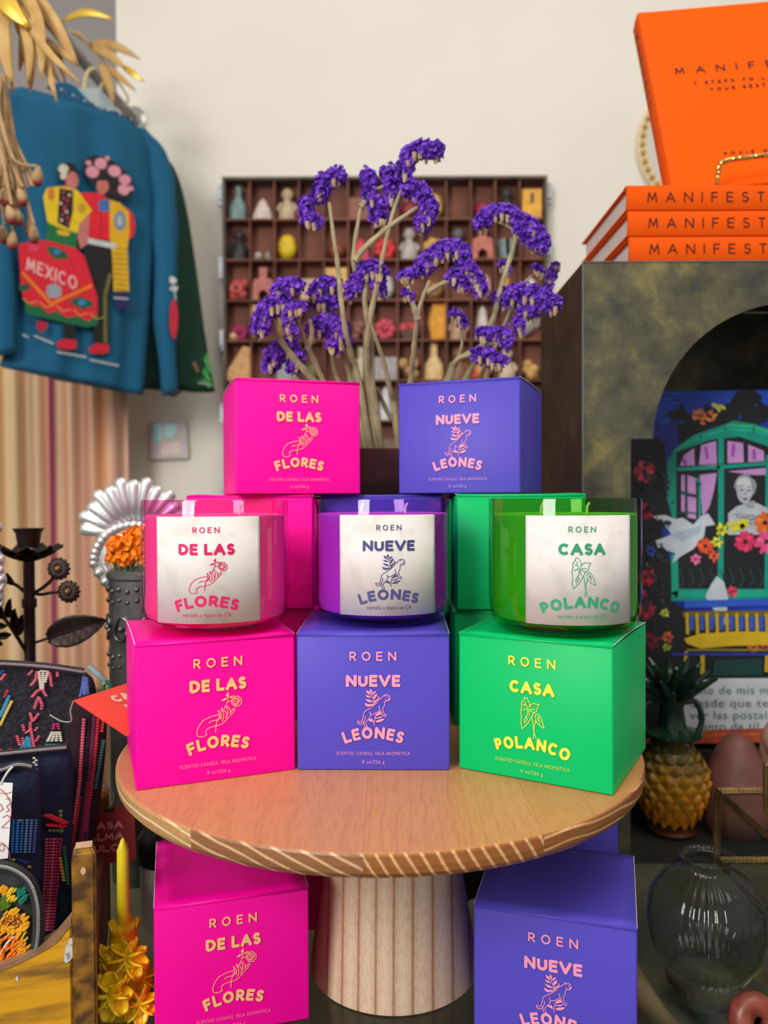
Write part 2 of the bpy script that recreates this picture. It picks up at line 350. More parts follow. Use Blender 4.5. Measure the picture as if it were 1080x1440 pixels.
candle_box('pink', -.1065, .612, ST+BH+.0005, 0, 'pink candle box in the middle layer, behind the pink candle', printed=False)
candle_box('purple', -.002, .634, ST+BH+.0005, 0, 'violet blue candle box in the middle layer, mostly hidden behind the purple candle', printed=False)
candle_box('green', .1065, .5995, ST+BH+.0005, -.02, 'green candle box in the middle layer, behind the green candle', printed=False)
candle_box('pink', -.1035, .618, ST, 0, 'dark shaded pink box on the stand under the middle layer, between the front boxes', printed=False)
candle_box('purple', .0, .6315, ST, 0, 'violet box on the stand under the middle layer, hidden behind the violet front box', printed=False)
candle_box('green', .1045, .603, ST, 0, 'green candle box on the stand under the middle layer, seen beside the violet front box', printed=False)
candle_box('purple', .139, .624, TAB, -.04, 'violet box on the glass table behind the right lower violet box', printed=False)
candle_box('pink', -.085, .618, TAB, .2, 'pink box on the glass table behind the left lower pink box', printed=False)

# ------------------------------------------------------------------ glass candles
def waxmat(name, c):
    return mat(name, c, .55, trans=.25)
CAN = {'pink': ((.99, .70, .88), (255, 104, 176), (222, 20, 100), 'orange pink'), 'purple': ((.86, .66, .92), (204, 96, 214), (74, 76, 130), ''), 'green': ((.52, .80, .34), (128, 214, 40), (52, 158, 116), '')}
def label_mat():
    m = mat('speckled_label_paper', (226, 221, 219), .62, col2=(198, 190, 180), vscale=60, fac=(.5, .8)); return m
def glass_candle(kind, x, y, z, rot, r, label, woff=0):
    o = thing('glass_candle', label, 'candle', (x, y, z), rot)
    gt, wc, ic, _ = CAN[kind]; H = .0865
    g = MB(); prof = [(0, .0004), (r*.72, .0002), (r*.86, .0014), (r*.955, .006), (r*.99, .014), (r, .024), (r, H-.0012), (r-.0005, H), (r-.0022, H), (r-.0028, H-.0015), (r-.0028, .024), (r*.96, .015), (r*.93, .0085), (r*.8, .0048), (0, .0045)]
    g.lathe(prof, 96); g.build('glass_jar', glassmat(kind+'_tinted_glass', gt, .02), o, world=False, smooth=True)
    wx = MB(); rw = r-.0030
    wx.lathe([(0, .0052), (r*.78, .0054), (r*.92, .009), (r*.95, .015), (rw, .025), (rw, .0755), (rw-.0008, .0765), (rw-.004, .0763), (0, .0761)], 72)
    wx.build('wax', waxmat(kind+'_wax', wc), o, world=False, smooth=True)
    for dx in (-.016, .016): wk = MB(); wk.tube([(dx, 0, .0755), (dx+.0004, 0, .081), (dx+.002, 0, .0835)], .0009, 6); wk.build('wick', mat('cotton_wick', (225, 215, 195), .9), o, world=False)
    rl = r+.00035
    fc = lambda u, v: Vector((rl*math.sin(u/1000/r), -rl*math.cos(u/1000/r), v/1000))
    W, Z0, Z1 = 69.5, 9.2, 76.0
    lb = MB(); lb.sheet(lambda u, v: fc((u-.5)*W+woff, Z0+v*(Z1-Z0)), 32, 1)
    lb.build('paper_label', label_mat(), o, world=False, smooth=True, solid=.0003)
    for uu in (-.5, .5): bd = MB(); bd.tube([fc(uu*W+woff, Z0+q*(Z1-Z0)/4) for q in range(5)], .00022, 4); bd.build('label_border', mat('dark_label_edge', (120, 100, 120), .6), o, world=False)
    rp = rl+.00045
    fp = lambda u, v, h: Vector(((rp+h)*math.sin((u+woff)/1000/r), -(rp+h)*math.cos((u+woff)/1000/r), v/1000))
    I = mat(kind+'_label_ink', ic, .45); t1, t2, em, w1, w2, eh = WORDS[kind]
    k = Ink(); k.caps('ROEN', 0, 65.8, 3.7, .62, width=16.5); k.mesh(fp).build('brand_lettering', I, o, world=False)
    k = Ink(); k.caps(t1, 0, 52.0, 7.2, 1.85, width=w1*.98, sp=.11); k.mesh(fp).build('title_lettering', I, o, world=False)
    k = Ink(); emblem(k, em, .8, 38.8, {'pink': 23.5, 'purple': 23.5, 'green': 25}[kind], .42); k.mesh(fp).build('emblem', I, o, world=False)
    k = Ink(); k.caps(t2, 0, 19.8, 7.2, 1.8, width=w2*1.02, sp=.11, arch=50 if kind != 'green' else 62); k.mesh(fp).build('title_lettering', I, o, world=False)
    k = Ink(); k.text('vertido a mano en CA', 0, 13.4, 2.5, width=30); k.mesh(fp).build('fine_print', I, o, world=False)
    return o
glass_candle('pink', -.1155, .5300, ST+BH+.0008, .045, .0495, 'pink candle in pink glass with a white DE LAS FLORES label', 2.5)
glass_candle('purple', -.0008, .5600, ST+BH+.0008, .02, .0495, 'purple candle in violet glass with a white NUEVE LEONES label', 3)
glass_candle('green', .1205, .5180, ST+BH+.0008, .13, .0500, 'green candle in green glass with a white CASA POLANCO label', -7)

# ------------------------------------------------------------------ wooden cake stand
def woodmat(name, off, rot, base=(205, 152, 108), dark=(176, 118, 78), freq=60, endlight=(228, 186, 136), enddark=(150, 96, 56), axis='Y'):
    m = bpy.data.materials.new(name); m.use_nodes = True; n = m.node_tree.nodes; L = m.node_tree.links; b = n['Principled BSDF']
    tc = n.new('ShaderNodeTexCoord'); mp = n.new('ShaderNodeMapping'); mp.inputs['Location'].default_value = off; mp.inputs['Rotation'].default_value = rot
    L.new(tc.outputs['Object'], mp.inputs[0])
    wv = n.new('ShaderNodeTexWave'); wv.wave_type = 'RINGS'; wv.rings_direction = axis; wv.inputs['Scale'].default_value = freq; wv.inputs['Distortion'].default_value = 4.5
    wv.inputs['Detail'].default_value = 1.5; wv.inputs['Detail Scale'].default_value = .35
    L.new(mp.outputs[0], wv.inputs[0])
    mp2 = n.new('ShaderNodeMapping'); mp2.inputs['Scale'].default_value = (1, .08, 1); L.new(tc.outputs['Object'], mp2.inputs[0])
    ns = n.new('ShaderNodeTexNoise'); ns.inputs['Scale'].default_value = 700; ns.inputs['Detail'].default_value = 4; L.new(mp2.outputs[0], ns.inputs[0])
    ns2 = n.new('ShaderNodeTexNoise'); ns2.inputs['Scale'].default_value = 14; L.new(mp2.outputs[0], ns2.inputs[0])
    r1 = n.new('ShaderNodeValToRGB'); r1.color_ramp.elements[0].color = lin(dark); r1.color_ramp.elements[1].color = lin(base); r1.color_ramp.elements[0].position = 0.0; r1.color_ramp.elements[1].position = .55
    L.new(ns.outputs[0], r1.inputs[0])
    r1b = n.new('ShaderNodeMixRGB'); r1b.blend_type = 'MULTIPLY'; r1b.inputs[0].default_value = .13
    r3 = n.new('ShaderNodeValToRGB'); r3.color_ramp.elements[0].color = (.55, .5, .45, 1); r3.color_ramp.elements[1].color = (1, 1, 1, 1); r3.color_ramp.elements[0].position = .02; r3.color_ramp.elements[1].position = .3
    L.new(wv.outputs[1], r3.inputs[0]); L.new(r1.outputs[0], r1b.inputs[1]); L.new(r3.outputs[0], r1b.inputs[2])
    r2 = n.new('ShaderNodeValToRGB'); e = r2.color_ramp.elements; e[0].color = lin(enddark); e[0].position = .80; e[1].color = lin(endlight); e[1].position = .97
    L.new(wv.outputs[1], r2.inputs[0])
    e2 = n.new('ShaderNodeMixRGB'); e2.blend_type = 'MULTIPLY'; e2.inputs[0].default_value = .5; r4 = n.new('ShaderNodeValToRGB'); r4.color_ramp.elements[0].color = (.6, .6, .6, 1); r4.color_ramp.elements[0].position = .3; r4.color_ramp.elements[1].position = .6
    L.new(ns.outputs[0], r4.inputs[0]); L.new(r2.outputs[0], e2.inputs[1]); L.new(r4.outputs[0], e2.inputs[2])
    ge = n.new('ShaderNodeNewGeometry'); sx = n.new('ShaderNodeSeparateXYZ'); L.new(ge.outputs['Normal'], sx.inputs[0])
    mr = n.new('ShaderNodeMapRange'); mr.inputs[1].default_value = .80; mr.inputs[2].default_value = .97; L.new(sx.outputs[2], mr.inputs[0])
    mx = n.new('ShaderNodeMixRGB'); L.new(mr.outputs[0], mx.inputs[0]); L.new(e2.outputs[0], mx.inputs[1]); L.new(r1b.outputs[0], mx.inputs[2])
    L.new(mx.outputs[0], b.inputs['Base Color']); b.inputs['Roughness'].default_value = .42
    return m
DX, DY, DR = -.0032, .5697, .1856
stand = thing('cake_stand', 'round wooden cake stand of pale staves on a tapered foot, carrying boxes and candles', 'cake stand', (DX, DY, TAB))
cuts = [-.30, -.102, -.008, .087, .30]
prof = [(0, -.0165), (.165, -.0165), (.1760, -.0158), (.1820, -.0138), (.1848, -.0105), (.1856, -.0065), (.1856, -.0014), (.1850, -.0004), (.1840, 0), (0, 0)]
offs = [(.16, 0, .13), (.16, .0, .10), (.30, 0, .03), (-.10, 0, .16)]
rots = [(0, 0, .03), (0, 0, -.02), (0, 0, .015), (0, 0, -.05)]
tones = [((204, 142, 98), (174, 104, 66), (238, 214, 170), (196, 148, 96)), ((206, 142, 96), (176, 105, 64), (226, 184, 140), (150, 100, 66)), ((208, 144, 92), (178, 106, 62), (232, 182, 124), (160, 98, 50)), ((206, 142, 88), (176, 106, 60), (228, 176, 118), (152, 92, 46))]
for i in range(4):
    mb = MB(); mb.lathe([(r_, z_+ST-TAB) for r_, z_ in prof], 240)
    o = mb.build('wood_stave', woodmat('stave_wood', offs[i], rots[i], tones[i][0], tones[i][1], 48, tones[i][2], tones[i][3]), stand, world=False)
    bm = bmesh.new(); bm.from_mesh(o.data)
    for (x_, sgn) in ((cuts[i]+.00004, -1), (cuts[i+1]-.00004, 1)):
        g_ = bmesh.ops.bisect_plane(bm, geom=bm.verts[:]+bm.edges[:]+bm.faces[:], plane_co=(x_, 0, 0), plane_no=(sgn, 0, 0), clear_outer=True)
        ed = [e for e in g_['geom_cut'] if isinstance(e, bmesh.types.BMEdge)]
        if ed: bmesh.ops.edgeloop_fill(bm, edges=ed)
    bm.to_mesh(o.data); bm.free()
def ashmat():
    m = bpy.data.materials.new('pale_ash'); m.use_nodes = True; n = m.node_tree.nodes; L = m.node_tree.links; b = n['Principled BSDF']
    tc = n.new('ShaderNodeTexCoord'); mp = n.new('ShaderNodeMapping'); mp.inputs['Scale'].default_value = (1, .6, .12); mp.inputs['Rotation'].default_value = (0, .13, 0); L.new(tc.outputs['Object'], mp.inputs[0])
    wv = n.new('ShaderNodeTexWave'); wv.bands_direction = 'X'; wv.inputs['Scale'].default_value = 25; wv.inputs['Distortion'].default_value = 7; wv.inputs['Detail'].default_value = 1; wv.inputs['Detail Scale'].default_value = .25
    L.new(mp.outputs[0], wv.inputs[0])
    ns = n.new('ShaderNodeTexNoise'); ns.inputs['Scale'].default_value = 900; ns.inputs['Detail'].default_value = 2
    mp2 = n.new('ShaderNodeMapping'); mp2.inputs['Scale'].default_value = (1, 1, .15); L.new(tc.outputs['Object'], mp2.inputs[0]); L.new(mp2.outputs[0], ns.inputs[0])
    r = n.new('ShaderNodeValToRGB'); e = r.color_ramp.elements; e[0].color = lin((168, 124, 92)); e[0].position = 0; e[1].color = lin((208, 178, 150)); e[1].position = .10; q = e.new(1); q.color = lin((222, 194, 166))
    L.new(wv.outputs[1], r.inputs[0])
    mx = n.new('ShaderNodeMixRGB'); mx.blend_type = 'MULTIPLY'; mx.inputs[0].default_value = .35; r4 = n.new('ShaderNodeValToRGB'); r4.color_ramp.elements[0].color = (.55, .45, .4, 1); r4.color_ramp.elements[0].position = .35; r4.color_ramp.elements[1].position = .5
    L.new(ns.outputs[0], r4.inputs[0]); L.new(r.outputs[0], mx.inputs[1]); L.new(r4.outputs[0], mx.inputs[2]); L.new(mx.outputs[0], b.inputs['Base Color']); b.inputs['Roughness'].default_value = .55
    return m
mb = MB(); hp = ST-TAB-.0165
mb.lathe([(0, 0), (.0618, 0), (.0632, .0010), (.0632, .0025), (.0380, hp), (0, hp)], 96, c=(.0092, .0105, 0)); mb.build('foot', ashmat(), stand, world=False, smooth=True)

# ------------------------------------------------------------------ glass-topped display table
tb = thing('display_table', 'glass topped display case that carries the stand, boxes and jars', 'table', (0, .85, 0))
mb = MB(); mb.box((0, .85, TAB-.004), (1.9, 1.26, .008)); mb.build('glass_top', glassmat('table_glass', (.92, .95, .93), .03), tb, bevel=.0015)
mb = MB(); mb.box((0, .85, TAB-.142), (1.88, 1.24, .02)); mb.build('inner_shelf', mat('dark_case_floor', (122, 114, 92), .5, var=.5, vscale=9, bump=.3, bscale=30), tb)
dk = mat('dark_case_wood', (52, 42, 34), .5)
mb = MB()
for x_ in (-.945, .945): mb.box((x_, .85, TAB-.082), (.012, 1.26, .144))
for y_ in (.226, 1.474): mb.box((0, y_, TAB-.082), (1.88, .012, .144))
mb.build('case_frame', dk, tb)
for sx in (-1, 1):
    for y_ in (.26, 1.44): mb = MB(); mb.box((sx*.92, y_, (TAB-.154)/2), (.05, .05, TAB-.154)); mb.build('leg', dk, tb, bevel=.003)

# ------------------------------------------------------------------ arched metal cabinet
CY0, CY1, CXL, CXR, CT = .75, .95, .193, .599, CAMZ+.2277
AX, AR, AZ = .396, .135, CAMZ+.053
def patina(name, a, b_, c_, rough=.38, metal=.75):
    m = bpy.data.materials.new(name); m.use_nodes = True; n = m.node_tree.nodes; L = m.node_tree.links; b = n['Principled BSDF']
    tc = n.new('ShaderNodeTexCoord'); t = n.new('ShaderNodeTexNoise'); t.inputs['Scale'].default_value = 22; t.inputs['Detail'].default_value = 10; t.inputs['Roughness'].default_value = .66; t.inputs['Distortion'].default_value = .15
    r = n.new('ShaderNodeValToRGB'); e = r.color_ramp.elements; e[0].color = lin(a); e[0].position = .38; e[1].color = lin(b_); e[1].position = .55; q = e.new(.72); q.color = lin(c_)
    L.new(tc.outputs['Object'], t.inputs[0]); L.new(t.outputs[0], r.inputs[0]); L.new(r.outputs[0], b.inputs['Base Color'])
    b.inputs['Metallic'].default_value = metal; b.inputs['Roughness'].default_value = rough; return m
pat = patina('mottled_brass', (72, 70, 66), (102, 100, 76), (152, 138, 84), .5, .55)
pats = patina('shaded_metal_sheet', (50, 40, 33), (66, 54, 42), (96, 78, 46), .42, .35)  # side sheet: its dark reflections are mixed into the colour; top shares it
cab = thing('arched_cabinet', 'tarnished brass display cabinet with an arched opening, orange books on top', 'cabinet', (CXL, CY0, TAB))
op = [(CXL+.0464, TAB), (CXL+.0464, CAMZ+.057), (AX-AR, CAMZ+.057)]+[(AX-AR*math.cos(math.radians(a)), AZ+AR*math.sin(math.radians(a))) for a in range(4, 177, 4)]+[(AX+AR, CAMZ+.057), (AX+AR+.0216, CAMZ+.057), (AX+AR+.0216, TAB)]
face = [(CXR, TAB), (CXR, CT), (CXL, CT), (CXL, TAB)]
m = MB(); m.slab(op+face, lambda u, v, h: Vector((u, CY0+h, v)), .0025)
lab(m.build('front_panel', pat, cab), 'mottled green brass front with the arched opening')
for nm, x_ in (('side_panel', CXL+.0012), ('side_panel', CXR-.0012)):
    m = MB(); m.box((x_, (CY0+CY1)/2+.0013, (TAB+CT)/2), (.0024, CY1-CY0-.0026, CT-TAB-.0001)); m.build(nm, pats, cab)
m = MB(); m.box(((CXL+CXR)/2, (CY0+CY1)/2+.0013, CT-.0012), (CXR-CXL-.005, CY1-CY0-.0026, .0024)); m.build('top_panel', pats, cab)
m = MB(); m.box(((CXL+CXR)/2, CY1-.0012, (TAB+CT)/2), (CXR-CXL-.005, .0024, CT-TAB-.006)); m.build('back_panel', pat, cab)
m = MB(); m.box(((CXL+CXR)/2, (CY0+CY1)/2-.008, TAB+.0015), (CXR-CXL, CY1-CY0+.014, .003)); m.build('floor_panel', mat('grey_steel_plate', (62, 62, 58), .45, metal=.4, var=.3, vscale=12), cab)
m = MB(); m.tube([(CXL-.0002, CY0-.0003, TAB+.004), (CXL-.0002, CY0-.0003, CT), (CXR, CY0-.0003, CT)], .0009, 5); lab(m.build('edge_seam', mat('worn_edge', (132, 130, 132), .5, metal=.6), cab), 'pale worn edge of the metal')

# ------------------------------------------------------------------ orange books
org = mat('orange_cloth', (238, 88, 0), .75, spec=.08, bump=.15, bscale=1500); orgs = mat('orange_spine_cloth', (232, 86, 6), .7, spec=.1, bump=.15, bscale=1500); pgm = mat('page_block', (222, 208, 202), .8, var=.12, vscale=40, stretch=(1,1,60)); ink_d = mat('dark_brown_foil', (50, 26, 26), .6, spec=.2)
BL, BWD, BT = .262, .170, .0242
def book(label, loc, M, group):
    """book local: x along the spine, y from spine to fore edge, z thickness"""
    o = thing('hardback_book', label, 'book', loc, 0, group)
    T = lambda v: M @ Vector(v)
    ct = .0022
    for z_ in (0, BT-ct):
        b = MB(); vs = [T((x_, y_, zz)) for x_ in (0, BL) for y_ in (.004, BWD) for zz in (z_, z_+ct)]
        b.add(vs, [(0,1,3,2),(4,6,7,5),(0,4,5,1),(2,3,7,6),(0,2,6,4),(1,5,7,3)]); b.build('cover_board', org, o, world=False, bevel=.0005)
    b = MB(); ring = []
    pr = [(.010, 0), (.004, -.0002), (.0012, .0003), (0, .0022), (-.0004, BT/2), (0, BT-.0022), (.0012, BT-.0003), (.004, BT+.0002), (.010, BT), (.010, BT-.0012), (.0045, BT-.0012), (.0018, BT/2), (.0045, .0012), (.010, .0012)]
    b.rings([[T((x_, y_, z_)) for y_, z_ in pr] for x_ in (0, BL)]); b.build('spine', orgs, o, world=False, smooth=True)
    b = MB(); vs = [T((x_, y_, zz)) for x_ in (.004, BL-.004) for y_ in (.0045, BWD-.004) for zz in (ct, BT-ct)]
    b.add(vs, [(0,1,3,2),(4,6,7,5),(0,4,5,1),(2,3,7,6),(0,2,6,4),(1,5,7,3)]); b.build('page_block', pgm, o, world=False)
    k = Ink(); k.caps('MANIFEST', 76, BT*500-5, 9.8, 1.2, width=113, sp=.3)
    k.mesh(lambda u, v, h: T((u/1000, -.0008-h, v/1000))).build('spine_lettering', ink_d, o, world=False)
    return o, T
bx, bz = P(882, 300, CY0).x, CT+.0003
for i, nm in enumerate(['orange book at the bottom of the stack on the cabinet', 'orange book in the middle of the stack on the cabinet', 'orange book at the top of the lying stack, under the standing book']):
    book(nm, (bx+[.0022, .001, 0][i], CY0+.001, bz+i*(BT+.0006)), Matrix.Identity(3), 'orange books on the cabinet')
tzs = bz+3*(BT+.0006)
# standing copy: spine on the left, leaning back against a gold easel
def frame3(a, b):
    a = a.normalized(); c = a.cross(b).normalized(); b = c.cross(a); return a, b, c
BLp = P(943, 259, .785); TLp = P(896, 18, .886)
upv = (BLp-TLp).normalized()             # spine runs downwards = local x
rt = Vector((1, -.09, .01)); rt = (rt-upv*rt.dot(upv)).normalized()   # local y to the right
nz = upv.cross(rt).normalized()           # local z
if nz.y > 0: nz = -nz
M3 = Matrix((upv, rt, nz)).transposed()
orig = TLp-nz*BT
_o, _T = book('orange book standing upright on the gold easel above the stack', tuple(orig), M3, 'orange books on the cabinet')
# lettering on its front cover (plane z = BT, facing the viewer)
k = Ink(); k.caps('MANIFEST', 85, 0, 10.8, 1.6, width=140, sp=.3)
k.caps('7 STEPS TO LIVING', 85, -17.5, 5.0, 1.05, width=106, sp=.3); k.caps('YOUR BEST LIFE', 90, -28, 5.0, 1.05, width=86, sp=.3)
k.mesh(lambda u, v, h: _T(((103-v)/1000, (u+12)/1000, BT+.0006+h))).build('cover_lettering', ink_d, _o, world=False)
k = Ink(); k.caps('ROXIE NAFOUSI', 85, 0, 4.4, .85, width=84, sp=.3)
k.mesh(lambda u, v, h: _T(((222-v)/1000, (u+15)/1000, BT+.0006+h))).build('cover_lettering', ink_d, _o, world=False)
m = MB(); 
m.tube([_T((.0, .0135, BT+.0001)), _T((BL, .0135, BT+.0001))], .0010, 6); m.build('cover_groove', orgs, _o, world=True)
es = thing('book_easel', 'small twisted gold wire easel holding up the orange book', 'easel', tuple(P(1010, 262, .76)))
gold = mat('gold_wire', (214, 176, 96), .25, metal=.95)
def twist(path, r, R2, turns, mat_, parent, name='wire', n=160):
    path = smoothp(path, 12); L_ = len(path)
    for ph in (0, PI):
        pts = []
        for i in range(n+1):
            t = i/n*(L_-1); k_ = min(int(t), L_-2); p = path[k_].lerp(path[k_+1], t-k_); d = (path[k_+1]-path[k_]).normalized()
            a_ = d.cross(Vector((0, 1, 0))).normalized(); b2 = d.cross(a_); th = ph+turns*2*PI*i/n
            pts.append(p+a_*R2*math.cos(th)+b2*R2*math.sin(th))
        m = MB(); m.tube(pts, r, 6); m.build(name, mat_, parent, smooth=True)
twist([P(1009, 258, .764), P(1010, 246, .762), P(1012, 232, .758), P(1022, 226, .757), P(1050, 222, .756), P(1085, 218, .755), P(1180, 210, .75)], .0014, .0013, 19, gold, es)
for q in (P(1010, 258, .77), P(1180, 258, .77)):
    m = MB(); m.tube([q, Vector((q.x, .87, tzs+.003)), Vector((q.x, .905, tzs+.18))], .0016, 6); m.build('back_leg', gold, es, smooth=True)

# ------------------------------------------------------------------ round beaded wall mirror
c_ = P(988, 203, YW-.012); rm_ = .150
mi = thing('round_mirror', 'round wall mirror with a gold beaded rim, behind the standing orange book', 'mirror', tuple(c_))
m = MB(); MX = Matrix.Rotation(PI/2, 3, 'X'); m.lathe([(0, 0), (rm_*.86, 0), (rm_*.86, .004), (0, .004)], 48, c=(c_.x, c_.y+.006, c_.z), M=MX); m.build('glass', mat('mirror_silver', (206, 198, 190), .35), mi)
m = MB(); m.lathe([(rm_*.86, 0), (rm_, .002), (rm_, .008), (rm_*.86, .011), (rm_*.86, 0)], 64, c=(c_.x, c_.y+.009, c_.z), M=MX); m.build('rim', mat('pale_gold_rim', (226, 208, 164), .5), mi, smooth=True)
gb = mat('gold_bead', (206, 166, 92), .35, metal=.6)
bead = None
for k in range(44):
    a_ = 2*PI*k/44; q = Vector((rm_*.93*math.cos(a_), -.006, rm_*.93*math.sin(a_)))
    if bead is None:
        m = MB(); m.ball((0, 0, 0), .0062, 8); bead = m.build('bead', gb, mi, world=False, smooth=True); bead.location = q
    else:
        o = bead.copy(); C.objects.link(o); o.parent = mi; o.location = q

# ------------------------------------------------------------------ painting in the cabinet
YP = .872
def art_item(parent, name, d0, matl):
    return None
pnt = thing('painted_panel', 'bright painted picture of a woman at a teal window with doves and flowers', 'painting', tuple(P(965, 1044, YP)))
def fpl(d): return lambda u, v, h: P(u, v, d-h*.001)
m = MB(); m.slab([(872, 550), (1300, 546), (1300, 1045), (876, 1045)], lambda u, v, h: P(u, v, YP)+Vector((0, h, 0)), .01)
m.build('board', mat('painted_blue', (22, 62, 196), .45, col2=(30, 40, 150), vscale=22), pnt)
class Paint:
    """flat paint shapes, each a hair proud of the previous"""
    def __init__(s, par, fmap): s.par = par; s.f = fmap; s.h = 0; s.by = {}
    def col(s, c):
        if c not in s.by: s.by[c] = Ink()
        s.h += 1; k = s.by[c]; return k
    def poly(s, c, pts):
        k = s.col(c); z = s.h*4e-6; o = len(k.v); k.v += [(p[0], p[1], z) for p in pts]
        for t in tessellate_polygon([[Vector((p[0], p[1], 0)) for p in pts]]): k.f.append(tuple(o+i for i in t))
    def ell(s, c, x, y, rx, ry, rot=0, n=18, wob=0):
        cr, sr = math.cos(math.radians(rot)), math.sin(math.radians(rot)); q = []
        for i in range(n):
            a = 2*PI*i/n; w_ = 1+wob*(R.random()-.5); X, Y = rx*math.cos(a)*w_, ry*math.sin(a)*w_; q.append((x+X*cr-Y*sr, y+X*sr+Y*cr))
        s.poly(c, q)
    def line(s, c, pts, w_):
        k = s.col(c); z = s.h*4e-6; sv = k.h; k.h = z; o = len(k.v); k.stroke(pts, w_); k.v[o:] = [(p[0], p[1], z) for p in k.v[o:]]; k.h = sv
    def flower(s, c, x, y, r, n=9, cc=None):
        dk_ = tuple(int(v*.62) for v in c); a0 = R.random()*6; n = 9 if r > 10 else 6; s.ell(dk_, x, y, r*.8, r*.72, R.uniform(0, 180), 14, .5)
        for i in range(n):
            a = a0+2*PI*i/n+R.uniform(-.15, .15); q = R.uniform(.8, 1.1); s.ell(c if i % 3 else tuple(min(255, int(v*1.15+8)) for v in c), x+r*.62*q*math.cos(a), y+r*.58*q*math.sin(a), r*.40*q, r*.24, math.degrees(a), 9, .4)
        s.ell(cc or tuple(int(v*.3) for v in c), x, y, r*.20, r*.20, n=8, wob=.4)
    def done(s, name, rough=.5, prefix='paint'):
        for c, k in s.by.items():
            k.mesh(s.f).build(name, mat('%s_%02x%02x%02x' % (prefix, *c), c, rough, var=.12, vscale=60), s.par)['kind'] = 'stuff'
p = Paint(pnt, lambda u, v, h: P(u, v, YP-.0002-h))
BK = (26, 28, 36); TEAL = (0, 158, 136); TD = (22, 84, 78); LIL = (206, 150, 216); WH = (206, 216, 226)
p.poly((36, 86, 214), [(905, 552), (1080, 549), (1300, 549), (1300, 600), (1080, 590), (1000, 565), (930, 600)])
for q in range(7): p.line((30, 50+q*8, 180+q*8), [(905+q*12, 560+q*9), (940+q*10, 556+q*6), (990+q*8, 558+q*5)], 2.5)
p.poly(BK, [(878, 622), (925, 615), (935, 625), (938, 660), (943, 700), (950, 730), (930, 745), (945, 800), (945, 845), (968, 860), (962, 905), (955, 960), (876, 1000)])
p.poly(BK, [(876, 960), (960, 870), (1300, 930), (1300, 965), (952, 965), (940, 1000), (920, 1040), (876, 1040)])
for a_, b_, r1_, r2_ in ((955, 585, 18, 8), (975, 600, 22, 14), (1000, 590, 24, 18), (1025, 582, 22, 14), (1045, 570, 22, 16), (1058, 590, 18, 13), (1040, 600, 20, 10), (970, 615, 22, 9), (1072, 580, 16, 14), (1060, 556, 12, 6)): p.ell(BK, a_, b_, r1_, r2_, R.uniform(-30, 30), 12, .8)
for a_, b_ in ((944, 582), (960, 576), (1050, 553), (1066, 580), (1066, 566), (1046, 606), (1063, 600)): p.ell(BK, a_, b_, 9, 4, R.uniform(-60, 60), 8)
for q in range(16): p.ell((240, 120, 60) if q % 3 else (240, 160, 90), 972+R.uniform(0, 34), 578+R.uniform(0, 18), 4.5, 2.6, R.uniform(0, 180), 7)
for q in range(6): p.ell((222, 226, 70), 997+R.uniform(0, 22), 570+R.uniform(0, 7), 5, 3, R.uniform(0, 90), 7)
# window
p.poly(TEAL, [(938, 650), (948, 632), (975, 612), (1010, 600), (1032, 592), (1060, 596), (1090, 606), (1170, 660), (1172, 845), (944, 845), (945, 820), (950, 745), (938, 700)])
p.line((0, 190, 160), [(950, 632), (985, 614), (1020, 604), (1060, 605), (1090, 614)], 3)
p.line((60, 200, 130), [(1022, 598), (1060, 600), (1095, 612)], 2.5)
p.poly(BK, [(951, 636), (1000, 618), (1040, 614), (1076, 626), (1150, 660), (1152, 828), (955, 828), (951, 740)])
for q in ([(956, 655), (962, 640), (976, 630), (977, 656)], [(983, 655), (986, 626), (1007, 620), (1008, 655)], [(1023, 651), (1023, 620), (1045, 623), (1046, 651)], [(1052, 651), (1052, 625), (1074, 634), (1075, 651)], [(1023, 663), (1075, 658), (1130, 668), (1060, 668)], [(958, 668), (963, 668), (963, 692), (958, 690)], [(967, 668), (978, 672), (979, 695), (967, 693)], [(958, 695), (963, 696), (963, 722), (958, 720)], [(967, 698), (979, 700), (979, 730), (967, 728)], [(984, 668), (1008, 665), (1004, 690), (998, 712), (988, 728)], [(1100, 650), (1140, 655), (1140, 800), (1090, 790)]):
    p.poly(LIL, q)
for q in ([(962, 645), (964, 655)], [(992, 628), (995, 645)], [(1032, 624), (1030, 642)], [(1060, 632), (1061, 646)]): p.line((170, 80, 190), q, 5)
p.line(TEAL, [(1014, 616), (1014, 740), (1013, 838)], 8); p.line(TEAL, [(952, 660), (1010, 657), (1080, 652)], 5); p.line(TD, [(952, 656), (1080, 649)], 1.5)
p.line(TEAL, [(979, 672), (984, 680), (984, 728)], 4); p.line(TD, [(965, 668), (966, 735)], 3); p.line(TD, [(956, 692), (980, 697)], 3); p.line(TD, [(956, 720), (980, 722)], 2.5); p.line(TEAL, [(1080, 640), (1078, 840)], 6)
for q in range(9): p.line(TD, [(956+q*14, 800), (962+q*14, 814), (956+q*14, 826)], 1.5)
p.line((16, 176, 150), [(948, 780), (949, 836), (1200, 832)], 9)
